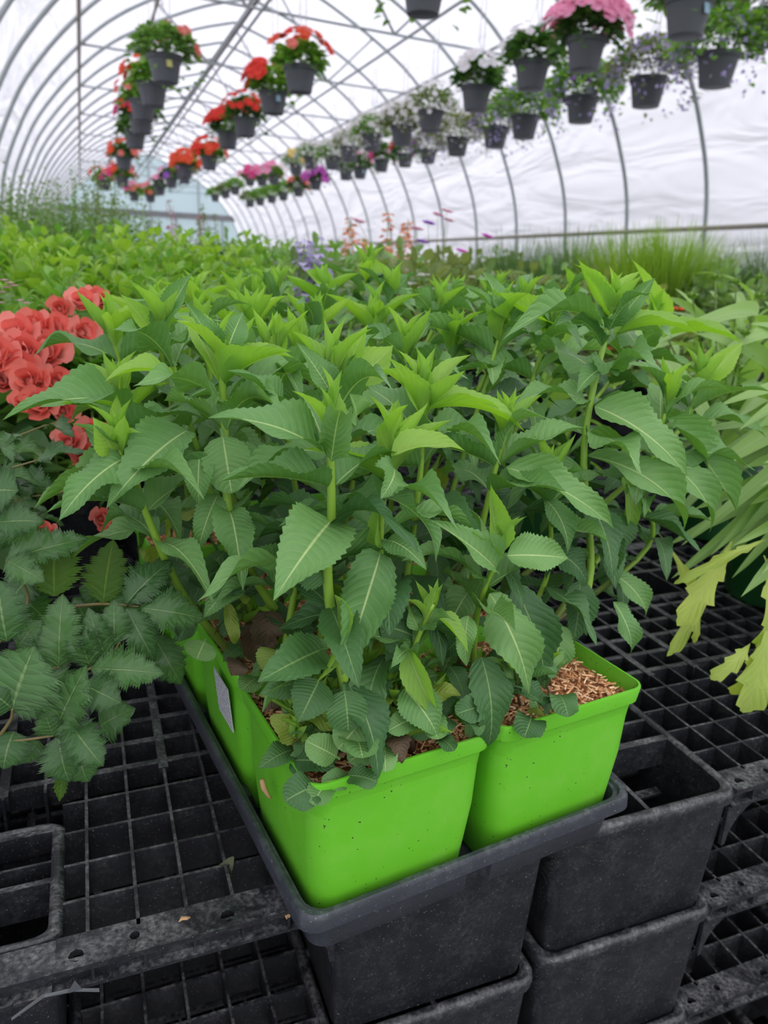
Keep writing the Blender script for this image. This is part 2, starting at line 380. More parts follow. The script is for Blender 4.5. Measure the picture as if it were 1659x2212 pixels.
# hoops with the cross bracing of every second frame
hoop_mb = MB(); ring = [Vector((x, SKEW*(x-.15), z)) for x, z in arc_full]; hoop_mb.tube(ring, .021, 8)
HOOP_ME = hoop_mb.mesh('arch_tube', M['steel'], True)
def linkbar(a, b, r=.014):
    m = MB(); m.tube([(a[0], SKEW*(a[0]-.15)+.02, a[1]), (b[0], SKEW*(b[0]-.15)+.02, b[1])], r, 6); return m.mesh('bar', M['steel'], True)
CHORD = linkbar((.17, 2.80), (4.83, 2.80)); WEBS = [linkbar((3.3, 2.80), (2.5, 3.88)), linkbar((1.7, 2.80), (2.5, 3.88)), linkbar((3.3, 2.80), (3.95, 3.40)), linkbar((1.7, 2.80), (1.05, 3.40))]
for k in range(-8, 18):
    Y = HOOP_Y0 + k*HOOP_S
    root = empty('greenhouse_hoop', (0, Y, 0))
    obj('arch_tube', HOOP_ME, root)
    braced = (k % 2 == 1)
    tag(root, 'grey steel hoop with a cross bar and struts under the ridge of the greenhouse' if braced else 'plain grey steel hoop arching across the greenhouse without a cross bar', 'hoop', 'braced greenhouse hoops' if braced else 'plain greenhouse hoops')
    if braced:
        obj('cross_bar', CHORD, root)
        for w in WEBS: obj('strut', w, root)
def longbar(name, x, z, r, mat, label, cat='pipe', y0=None):
    m = MB(); n = 12; ys = np.linspace(y0 if y0 is not None else YF, YB, n)
    m.tube([(x, Y, z) for Y in ys], r, 8); return tag(obj(name, m.mesh(name, mat, True)), label, cat)
longbar('ridge_pipe', 2.5, 3.82, .035, M['steel_dark'], 'thick grey ridge pipe running the length of the roof')
longbar('purlin_pipe', .175, 2.765, .022, M['wood'], 'tan pipe along the upper left side of the roof, nearest the left wall')
longbar('purlin_pipe', .88, 2.78, .018, M['wood'], 'thin tan pipe above the left row of hanging baskets')
longbar('purlin_pipe', 1.83, 2.77, .016, M['steel'], 'grey pipe above the row of red flowering baskets')
longbar('purlin_pipe', 3.42, 2.77, .016, M['steel'], 'grey pipe above the white and pink flowering baskets')
longbar('purlin_pipe', 4.45, 2.79, .018, M['steel'], 'grey pipe above the lavender flowering baskets on the right')
longbar('side_rail', 5.80, .925, .024, M['wood'], 'horizontal tan rail along the right greenhouse wall', 'rail')
longbar('side_rail', -.80, .925, .024, M['wood'], 'horizontal tan rail along the left greenhouse wall', 'rail')

# ================================================================== PALLETS
LEGW, PITCHL, PW = .187, .3690, .925
STACKL, STACKR, STACK = (0, .145, .290, .435), (0, .132, .268, .435), .145
def build_pallet():
    g = MB(); wells = [(i*PITCHL, i*PITCHL+LEGW) for i in range(3)]
    def blocked(c0, lo, hi):                       # leg wells crossed by a rib at c0
        for a, b in wells:
            if a-.001 <= c0 <= b+.001:
                segs = []; cur = lo
                for p, q in wells:
                    if q <= lo or p >= hi: continue
                    if p > cur: segs.append((cur, p))
                    cur = max(cur, q)
                if cur < hi: segs.append((cur, hi))
                return segs
        return [(lo, hi)]
    E0, E1 = .022, PW-.022
    # fine ribs running back, heavier lattice between the legs further back
    x = E0; i = 0
    while x < E1:
        for a, b in blocked(x, E0, E1):
            g.box((x-.0012, a, -.032), (x+.0012, b, -.0005 if i % 3 else 0))
        x += .0325; i += 1
    y = .058
    while y < E1:
        heavy = .17 < y < .36 or .54 < y < .74
        for a, b in blocked(y, E0, E1):
            g.box((a, y-(.0035 if heavy else .0012), -.022 if heavy else -.030), (b, y+(.0035 if heavy else .0012), -.001))
        y += .0362
    for y0_, y1_ in ((.19, .355), (.56, .72)):      # heavy flat bars running back
        x = E0+.0325
        while x < E1:
            for a, b in blocked(x, y0_, y1_): g.box((x-.004, a, -.014), (x+.004, b, .0003))
            x += .065
    # lower flange grid seen through the openings
    for y in (.075, .11, .15): g.box((E0, y, -.060), (E1, y+.010, -.057))
    grid = g.mesh('deck_grid', M['pallet'])
    # front / back / side bands with drain holes
    def band(mb, horiz, lo, hi, c, wdt):
        s = wdt; n = max(1, int((hi-lo)/s)); st = (hi-lo)/n
        for i in range(n):
            a, b = lo+i*st, lo+(i+1)*st
            sq = [(a, c), ((a+b)/2, c), (b, c), (b, c+wdt/2), (b, c+wdt), ((a+b)/2, c+wdt), (a, c+wdt), (a, c+wdt/2)]
            fl = (lambda p: (p[0], p[1], 0)) if horiz else (lambda p: (p[1], p[0], 0))
            if i % 2 == 1 or i % 5 == 0:
                rr = .0035 if i % 3 else .0050; mx, my = (a+b)/2 + (.003 if i % 4 else -.003), c+wdt*(.35 + .3*((i*7) % 3)/2)
                oc = [(mx+rr*math.cos(R(225+45*k)), my+rr*math.sin(R(225+45*k))) for k in range(8)]
                n0 = mb.verts([fl(p) for p in sq] + [fl(p) for p in oc] + [(*fl(p)[:2], -.005) for p in oc])
                for k in range(8):
                    k2 = (k+1) % 8; mb.face((n0+k, n0+k2, n0+8+k2, n0+8+k)); mb.face((n0+8+k, n0+8+k2, n0+16+k2, n0+16+k))
            else:
                n0 = mb.verts([fl(p) for p in sq]); mb.face([n0+k for k in range(8)])
    lo, hi = LEGW, PITCHL                      # one band, between two legs of the front edge (local y = 0 outside)
    bnd = MB(); band(bnd, True, lo-.001, hi+.001, 0.0, .027)
    bnd.box((lo-.004, .006, -.017), (hi+.004, .0085, -.0005))
    bnd.box((lo-.004, -.001, -.018), (hi+.004, .010, -.0155))
    bnd.box((lo-.002, -.0012, -.0035), (hi+.002, .001, .001))
    k = lo+.02
    while k < hi-.01: bnd.box((k, 0, -.017), (k+.0018, .008, -.001)); k += .0325
    def gusset(bnd, sgn, x0):
        yy = .002
        pts = [(x0-.004*sgn, yy, -.016)] + [(x0 + sgn*(.045 - .045*math.sin(R(a))), yy, -.016-.045+.045*math.cos(R(a))) for a in range(0, 91, 15)] + [(x0-.004*sgn, yy, -.062)]
        n0 = bnd.verts(pts + [(p[0], p[1]+.004, p[2]) for p in pts]); m_ = len(pts)
        bnd.face([n0+i for i in range(m_)]); bnd.face([n0+m_+i for i in range(m_)][::-1])
        for i in range(m_): j = (i+1) % m_; bnd.face((n0+i, n0+m_+i, n0+m_+j, n0+j))
    import copy
    out = []
    for sides in ((1, -1), (1,), (-1,)):
        b2 = copy.deepcopy(bnd)
        for sg in sides: gusset(b2, sg, lo if sg > 0 else hi)
        b2.v = [(v[0]-(lo+hi)/2, v[1], v[2]) for v in b2.v]; out.append(b2.mesh('edge_band', M['pallet']))
    bandme = out
    e_ = .0042
    fb = MB(); band(fb, True, .0011, LEGW-.0011, 0.0, .026)
    fb.box((e_, .006, -.017), (LEGW-e_, .0085, -.0005)); fb.box((e_, -.001, -.018), (LEGW-e_, .010, -.0155)); fb.box((.0021, -.0012, -.0035), (LEGW-.0021, .001, .001))
    global FRONTBAND; FRONTBAND = fb.mesh('edge_band', M['pallet'])
    lg = MB(); w = LEGW; D = .150; tp = .010; rc = .016
    def rr(o, z): return rrect(o, o, w-o, w-o, max(.004, rc-o*.5), z, 5)
    lg.loops([rr(-.0025, -.012), rr(-.0035, -.006), rr(-.0025, -.001), rr(0, .0012), rr(.004, .0012), rr(.0065, -.001), rr(.0075, -.02), rr(tp+.006, -D+.004)], cap1=True)
    lg.loops([rr(-.0025, -.012), rr(.0008, -.014), rr(tp-.002, -D+.006), rr(tp+.003, -D)], cap1=True)
    # dividers inside the well
    lg.box((.006, .118, -.045), (w-.006, .1215, -.001)); lg.box((.006, .084, -.03), (w-.006, .092, -.0008)); lg.box((w/2-.002, .006, -.05), (w/2+.002, .09, -.0012))
    for x in (.045, .086, .127): lg.box((x-.004, .088, -.02), (x+.004, w-.006, -.001))
    lg.box((.006, w-.016, -.02), (w-.006, w-.006, 0))
    legme = lg.mesh('leg', M['pallet'])
    for p in legme.polygons: p.use_smooth = True
    legme.set_sharp_from_angle(angle=R(40))
    return grid, bandme, legme
GRID, BAND, LEG = build_pallet()
GRID_D = GRID
def pallet(x0, y0, z, label, group=None):
    root = empty('plastic_pallet', (x0, y0, z), label, 'pallet', group)
    obj('deck_grid', GRID, root)
    mid = (LEGW+PITCHL)/2
    for k in range(2):
        c = mid+k*PITCHL
        for x, y, a in ((c, 0, 0), (c, PW, PI), (0, c, -PI/2), (PW, c, PI/2)):
            o = obj('edge_band', BAND[0] if (a or y) else BAND[1+k], root, (x, y, 0)); o.rotation_euler.z = a
    obj('edge_band', FRONTBAND, root, (PITCHL, 0, 0))
    for i in range(3):
        for j in range(3):
            o = obj('leg', LEG, root, (i*PITCHL, j*PITCHL, 0))
            if i == 1 and j == 0: o.location.y = .029; o.scale.y = .62
    return root
XL = .320-PW; XR = .3265
for s, nm in enumerate(('topmost', 'second', 'third', 'fourth')):
    pallet(XL, .41, -STACKL[s], f'{nm} black plastic grid pallet of the front left stack')
    pallet(XR, .41, -STACKR[s], f'{nm} black plastic grid pallet of the front right stack')
for ix, x0 in enumerate((XL, XR, XR+PW+.01)):
    for iy in range(0, 4):
        if iy == 0 and ix < 2: continue
        for s in range(4):
            pallet(x0, .41+iy*(PW+.012), -s*STACK, 'black plastic grid pallet under the crowded plants behind the front stacks', 'pallets under the plants behind')
# supports beneath the rear pallets: more nested pallets, seen only as legs
# ================================================================== TRAY AND POTS
TH = .1278
TA = Vector((math.cos(TH), math.sin(TH), 0)); TB = Vector((-math.sin(TH), math.cos(TH), 0)); T0 = Vector((.0969, .3536, 0))
PWD, PZT, OFF, PINS = .1385, .1395, .0048, .0135
TW, TL, TZ = .284, .578, .045
def tl(a, b, z=0): return T0 + TA*a + TB*b + Vector((0, 0, z))
troot = empty('seedling_tray', T0, 'black plastic tray holding the bright green pots, overhanging the pallet edge', 'tray')
def tray_loop(o, z, notch=0.0, r=.014):
    """rounded rectangle in tray space with small inward grooves between the pots"""
    pts = []
    def edge(p, q, inward, cuts):
        L = math.hypot(q[0]-p[0], q[1]-p[1]); out = [(0, 0)]
        for c in cuts: out += [(c-.011, 0), (c-.007, notch), (c+.007, notch), (c+.011, 0)]
        out.append((L, 0))
        for s, d in out: pts.append((p[0]+(q[0]-p[0])/L*s+inward[0]*d, p[1]+(q[1]-p[1])/L*s+inward[1]*d))
    x0, y0, x1, y1 = o, o, TW-o, TL-o
    def corner(cx, cy, a0):
        for i in range(1, 5): a = R(a0+90*i/5); pts.append((cx+r*math.cos(a), cy+r*math.sin(a)))
    cu = lambda n, L: [(L)*k/n for k in range(1, n)]
    edge((x0+r, y0), (x1-r, y0), (0, 1), cu(2, x1-x0-2*r)); corner(x1-r, y0+r, -90)
    edge((x1, y0+r), (x1, y1-r), (-1, 0), cu(4, y1-y0-2*r)); corner(x1-r, y1-r, 0)
    edge((x1-r, y1), (x0+r, y1), (0, -1), cu(2, x1-x0-2*r)); corner(x0+r, y1-r, 90)
    edge((x0, y1-r), (x0, y0+r), (1, 0), cu(4, y1-y0-2*r)); corner(x0+r, y0+r, 180)
    return [tuple(TA*a+TB*b+Vector((0, 0, z))) for a, b in pts]
m = MB()
m.loops([tray_loop(0, TZ-.012), tray_loop(.0004, TZ-.003), tray_loop(.002, TZ), tray_loop(.005, TZ-.0005), tray_loop(.0062, TZ-.003), tray_loop(.0085, TZ-.0035), tray_loop(.0095, TZ-.008), tray_loop(.0118, TZ-.022, .004), tray_loop(.014, .005, .006), tray_loop(.016, .0032, .006)], cap1=True)
m.loops([tray_loop(0, TZ-.012), tray_loop(.0012, TZ-.012), tray_loop(.0014, TZ-.004), tray_loop(.0088, TZ-.012, 0), tray_loop(.0095, TZ-.017, .008), tray_loop(.0125, .004, .012), tray_loop(.015, .0012, .012)], cap1=True)
tm = m.mesh('tray_shell', M['tray'], True); tm.set_sharp_from_angle(angle=R(35)); obj('tray_shell', tm, troot)

def pot_mesh():
    w = PWD; mb = MB(); H = PZT-.005
    def rr(o, z, r=.010):
        pts = rrect(o, o, w-o, w-o, r, z, 4); return [tuple(TA*p[0]+TB*p[1]+Vector((0, 0, p[2]))) for p in pts]
    out = [rr(PINS, 0, .014), rr(PINS-.0015, .004, .015), rr(PINS*.45, H*.55, .014), rr(.0052, H-.0145, .012), rr(.0045, H-.0138, .012), rr(.0014, H-.0125, .012), rr(.0004, H-.002, .011), rr(.0008, H, .011),
           rr(.0022, H, .010), rr(.0026, H-.0025, .010), rr(.0048, H-.016, .011), rr(PINS+.0015, .002, .012)]
    mb.loops(out, cap0=True, cap1=True)
    me = mb.mesh('pot_shell', M['pot'], True); me.set_sharp_from_angle(angle=R(33)); return me
POT = pot_mesh()
def mulch_mesh(seed):
    rn = random.Random(seed); mb = MB(); w = PWD; H = PZT-.005
    zs = H-.011
    pts = [tuple(TA*p[0]+TB*p[1]+Vector((0, 0, p[2]))) for p in rrect(.0035, .0035, w-.0035, w-.0035, .011, zs-.003)]
    mb.cur = 0; n = mb.verts(pts); mb.face([n+i for i in range(len(pts))])
    mb.cur = 1
    for _ in range(1500):
        a, b = rn.uniform(.008, w-.008), rn.uniform(.008, w-.008); ang = rn.uniform(0, PI); L = rn.uniform(.003, .0085); wd = rn.uniform(.0005, .0013)
        c = TA*a+TB*b+Vector((0, 0, zs-.002+rn.uniform(0, .0045))); d = Vector((math.cos(ang), math.sin(ang), rn.uniform(-.35, .35)))*L; sd = Vector((-math.sin(ang), math.cos(ang), rn.uniform(-.4, .4)))*wd; up = Vector((0, 0, wd*.8))
        n = mb.verts([c-d/2-sd, c-d/2+sd, c+d/2+sd*.4, c+d/2-sd*.4, c-d/2+up, c+d/2+up])
        for f in ((4, 1, 2, 5), (0, 4, 5, 3), (0, 1, 4), (2, 3, 5)): mb.face([n+i for i in f])
    return mb.mesh('bark_mulch', [M['bark_bed'], M['bark']])
MULCH = [mulch_mesh(3), mulch_mesh(5)]

POTS = {}
PLAB = {(0, 0): 'bright green square pot at the front corner of the tray with tall serrated leafy stems',
        (1, 0): 'bright green pot at the front right of the tray showing bare orange bark mulch',
        (0, 1): 'bright green pot with a white paper label, second on the left side of the tray',
        (1, 1): 'green pot of leafy stems directly behind the one with bare bark mulch',
        (0, 2): 'green pot of leafy stems third from the front on the left side of the tray',
        (1, 2): 'green pot of leafy stems third from the front on the right side of the tray',
        (0, 3): 'green pot of leafy stems at the far left corner of the tray',
        (1, 3): 'green pot of leafy stems at the far right corner of the tray'}
def pot_point(i, j, a, b, z): return tl(OFF + i*(PWD+.0012) + a*PWD, OFF + j*(PWD+.0012) + b*PWD, z)
for (i, j), lab in PLAB.items():
    o = pot_point(i, j, 0, 0, .005); root = empty('potted_herb', o, lab, 'potted plant'); POTS[(i, j)] = root
    obj('pot_shell', POT, root); obj('bark_mulch', MULCH[(i+j) % 2], root, kind='stuff')
ZS = PZT-.012
# paper label on the second pot of the left side
t = NT('printed paper label'); uvn = t.n('ShaderNodeUVMap'); uvn.uv_map = 'uv'; sp = t.n('ShaderNodeSeparateXYZ'); t.l(uvn.outputs[0], sp.inputs[0])
ln = t.math('GREATER_THAN', t.math('FRACT', t.math('MULTIPLY', sp.outputs[1], 9.0)), .62)
mpn = t.n('ShaderNodeMapping'); mpn.inputs['Scale'].default_value = (26, 9, 1); t.l(uvn.outputs[0], mpn.inputs[0]); wn = t.n('ShaderNodeTexNoise'); t.l(mpn.outputs[0], wn.inputs[0]); wn.inputs['Scale'].default_value = 1.0
f = t.math('MULTIPLY', ln, t.math('GREATER_THAN', wn.outputs[0], .48)); t.l(t.mix(f, (.70, .70, .76), (.22, .22, .26)), t.p.inputs['Base Color']); M['label'] = t.m
m = MB(); 
def lp(b, z): ins = PINS*(1-(z-.005)/(PZT-.005)) ; return TA*(ins*.9-.0012)+TB*(b)+Vector((0, 0, z-.005))
q = [lp(.022, .078), lp(.060, .078), lp(.060, .118), lp(.022, .118)]; q = [Vector(a) for a in q]
n = m.verts(q + [v - TA*.0007 for v in q]); m.face((n+4, n+5, n+6, n+7), [(1, 0), (0, 0), (0, 1), (1, 1)]); m.face((n+3, n+2, n+1, n+0))
for a, b in ((0, 1), (1, 2), (2, 3), (3, 0)): m.face((n+a, n+b, n+4+b, n+4+a))
obj('paper_label', m.mesh('paper_label', M['label']), POTS[(0, 1)], label='white printed paper label')

# ------------------------------------------------------------------ herb stems
def bez(pts, n):
    """smooth curve through the given points"""
    pts = [Vector(p) for p in pts]
    if len(pts) == 2: pts = [pts[0], (pts[0]+pts[1])/2 + Vector((RND.uniform(-.006, .006), RND.uniform(-.006, .006), 0)), pts[1]]
    out = []; P = [2*pts[0]-pts[1]] + pts + [2*pts[-1]-pts[-2]]
    for k in range(1, len(P)-2):
        for i in range(n):
            t = i/n; a, b, c, d = P[k-1], P[k], P[k+1], P[k+2]
            out.append(.5*((2*b)+(c-a)*t+(2*a-5*b+4*c-d)*t*t+(3*b-a-3*c+d)*t*t*t))
    out.append(pts[-1]); return out
CAM_DIR = Vector((-.2, -1, .35)).normalized()
def herb_stem(pot, pts, r=.0036, nodes=12, azim=None, skip=(), small=1.0, rn=RND, bare=0, lowleaf=True):
    root = POTS[pot]; curve = bez(pts, 7); b0 = curve[0]; k = len(curve)
    m = MB(); m.tube([p-b0 for p in curve], [r*(1-.45*i/(k-1)) for i in range(k)], 8)
    st = obj('stem', m.mesh('stem', M['stem'], True), root, tuple(b0-root.location))
    cum = [0]
    for a, b in zip(curve[:-1], curve[1:]): cum.append(cum[-1]+(b-a).length)
    Ltot = cum[-1]
    def pos(s):
        s = max(0, min(Ltot, s))
        for i in range(k-1):
            if cum[i+1] >= s:
                f = (s-cum[i])/max(1e-9, cum[i+1]-cum[i]); return curve[i].lerp(curve[i+1], f), (curve[i+1]-curve[i]).normalized()
        return curve[-1], (curve[-1]-curve[-2]).normalized()
    az = azim if azim is not None else rn.uniform(0, PI)
    out = []
    # nodes measured down from the tip: tight at the top, wider below
    s = 0; i = 0; spacing = .004
    while s < Ltot-.02 and i < nodes+5:
        frac = i/(nodes+4); P, tdir = pos(Ltot-s)
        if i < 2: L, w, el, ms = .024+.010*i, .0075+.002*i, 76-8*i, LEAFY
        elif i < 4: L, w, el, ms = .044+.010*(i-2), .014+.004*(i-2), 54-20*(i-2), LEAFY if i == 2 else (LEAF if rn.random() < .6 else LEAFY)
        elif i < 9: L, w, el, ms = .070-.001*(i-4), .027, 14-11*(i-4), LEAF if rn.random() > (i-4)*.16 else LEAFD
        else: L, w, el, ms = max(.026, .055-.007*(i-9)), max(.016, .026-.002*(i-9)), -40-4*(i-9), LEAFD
        if Ltot-s < .07 and i >= 4: L, w, ms, el = .030, .019, LEAFR, -35
        L *= small*rn.uniform(.85, 1.15); w *= small*rn.uniform(.88, 1.15)
        if i not in skip and not (bare and Ltot-s < bare):
            for sd in (0, PI):
                if rn.random() < (.04 if i < 8 else .18): continue
                a = az+sd+rn.uniform(-.25, .25); e = R(el+rn.uniform(-14, 14))
                d = Vector((math.cos(a)*math.cos(e), math.sin(a)*math.cos(e), math.sin(e)))
                mm = rn.choice(ms)
                if ms is LEAFD and rn.random() < .05: mm = LEAFO[0]
                nn = Vector((math.cos(a), math.sin(a), 0))*(.5 if el < 0 else -.45) + Vector((0, 0, 1))
                if el > 40: nn = Vector((-math.cos(a), -math.sin(a), .3))
                base = P + Vector((math.cos(a), math.sin(a), 0))*r*.6
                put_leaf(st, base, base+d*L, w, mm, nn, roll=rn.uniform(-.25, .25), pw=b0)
        az += PI/2+rn.uniform(-.2, .2)
        s += spacing*rn.uniform(.85, 1.15)
        spacing = min(.026, spacing*1.5); i += 1
    return st, b0
def base_in(pot, a, b): return pot_point(pot[0], pot[1], a, b, ZS-.004)
# stems read from the photograph: pot, base position in the pot, points up the stem (x px, y px, distance back)
ST = [
 ((0,0), (.34,.16), [(712,1300,.388),(716,1110,.386),(713,925,.384)], 5.2, dict(azim=.3, bare=.06)),
 ((0,0), (.62,.30), [(822,1210,.405),(845,965,.40)], 4.0, dict(azim=1.2)),
 ((0,0), (.60,.14), [(885,1440,.392),(935,1305,.387)], 3.4, dict(azim=.6, small=.62)),
 ((0,0), (.30,.62), [(716,1000,.44),(716,800,.45)], 4.0, {}),
 ((0,0), (.80,.72), [(905,1050,.46),(915,850,.465)], 4.0, {}),
 ((0,0), (.14,.80), [(640,1250,.455),(650,1130,.45)], 4.0, dict(small=.8)),
 ((1,0), (.12,.40), [(1030,1330,.415),(1085,1185,.40)], 3.8, dict(azim=.2, small=.85)),
 ((1,0), (.18,.66), [(1045,1120,.455),(1096,920,.45)], 4.0, dict(azim=.2)),
 ((1,0), (.46,.38), [(1270,1270,.45),(1262,960,.47),(1325,655,.485)], 5.2, dict(bare=.09)),
 ((1,0), (.34,.62), [(1180,1250,.46),(1180,1010,.45)], 3.8, dict(small=.8, bare=.05)),
 ((1,0), (.62,.62), [(1385,1060,.50),(1445,850,.51)], 4.6, dict(bare=.08)),
 ((1,0), (.70,.80), [(1400,1180,.52),(1350,1010,.50)], 4.2, dict(small=.7, bare=.06)),
 ((0,1), (.52,.10), [(515,1180,.47),(485,900,.48),(478,765,.48)], 5.0, dict(azim=.9, bare=.09)),
 ((0,1), (.14,.20), [(400,1290,.49),(320,1120,.48),(252,950,.47)], 4.6, dict(small=.85, bare=.12)),
 ((0,1), (.30,.55), [(345,690,.56)], 4.2, {}),
 ((0,1), (.75,.50), [(590,760,.53)], 4.2, {}),
 ((0,1), (.55,.80), [(640,740,.58)], 4.2, {}),
 ((0,1), (.10,.70), [(330,1150,.55),(255,850,.55)], 4.2, {}),
 ((1,1), (.20,.20), [(1090,690,.57)], 4.4, {}),
 ((1,1), (.50,.30), [(1195,690,.56)], 4.6, {}),
 ((1,1), (.80,.30), [(1440,960,.56),(1515,815,.57)], 4.6, {}),
 ((1,1), (.30,.70), [(985,720,.60)], 4.2, {}),
 ((1,1), (.72,.72), [(1420,700,.64)], 4.2, {}),
 ((1,1), (.10,.50), [(880,740,.58)], 4.2, {}),
 ((0,2), (.20,.30), [(235,700,.66)], 4.2, {}),
 ((0,2), (.50,.30), [(430,700,.64)], 4.2, {}),
 ((0,2), (.80,.50), [(540,680,.68)], 4.2, {}),
 ((0,2), (.30,.80), [(330,670,.72)], 4.2, {}),
 ((0,2), (.65,.85), [(690,690,.70)], 4.2, {}),
 ((1,2), (.20,.30), [(815,680,.70)], 4.4, {}),
 ((1,2), (.60,.30), [(1140,650,.70)], 4.4, {}),
 ((1,2), (.85,.40), [(1330,660,.72)], 4.4, {}),
 ((1,2), (.40,.75), [(960,660,.74)], 4.4, {}),
 ((1,2), (.80,.80), [(1240,640,.78)], 4.4, {}),
 ((0,3), (.20,.40), [(425,640,.84)], 4.2, {}),
 ((0,3), (.50,.30), [(505,650,.80)], 4.2, {}),
 ((0,3), (.80,.50), [(600,625,.84)], 4.2, {}),
 ((0,3), (.50,.85), [(560,640,.90)], 4.2, {}),
 ((1,3), (.20,.40), [(705,612,.84)], 4.4, {}),
 ((1,3), (.55,.30), [(850,620,.82)], 4.4, {}),
 ((1,3), (.75,.60), [(985,640,.86)], 4.4, {}),
 ((1,3), (.35,.85), [(800,575,.92)], 4.6, {}),
 ((1,3), (.85,.85), [(1080,640,.92)], 4.4, {}),
]
STEMS = []
for pot, ab, via, rad, kw in ST:
    b = base_in(pot, *ab); pts = [b] + [atY(*v) for v in via]
    STEMS.append(herb_stem(pot, pts, rad*.001*.72, **kw))
# low small side shoots at the bottom of the front pots
for pot, n in (((0,0), 20), ((1,0), 4), ((0,1), 5)):
    for _ in range(n):
        a, b = RND.uniform(.1, .9), RND.uniform(.08, .5); p = base_in(pot, a, b); h = RND.uniform(.03, .06)
        herb_stem(pot, [p, p+Vector((RND.uniform(-.015, .015), RND.uniform(-.012, .01), h))], .0012, nodes=5, small=.62)
# small stalked leaves low in the pots
LOWST = {}
for pot, n, (a0, a1), (b0_, b1_) in (((0,0), 34, (.06, .95), (.02, .5)), ((0,0), 16, (.0, .25), (.2, .95)), ((1,0), 14, (.02, .40), (.05, .6)), ((0,1), 8, (.02, .4), (.05, .8))):
    root = POTS[pot]
    for _ in range(n):
        p = base_in(pot, RND.uniform(a0, a1), RND.uniform(b0_, b1_)) + Vector((0, 0, RND.uniform(.008, .045)))
        a = RND.uniform(-PI, .1); L = RND.uniform(.020, .036); d = Vector((math.cos(a), math.sin(a)-.2, RND.uniform(-.9, .35))).normalized()
        if p.z+d.z*L < PZT+.002: d.z = max(d.z, .1)
        put_leaf(root, p, p+d*L, L*RND.uniform(.55, .72), RND.choice(LEAFR+LEAFR+LEAFD[:1]+(LEAFO if RND.random() < .3 else [])), Vector((d.x*.5, -.7, .8)), pw=root.location)
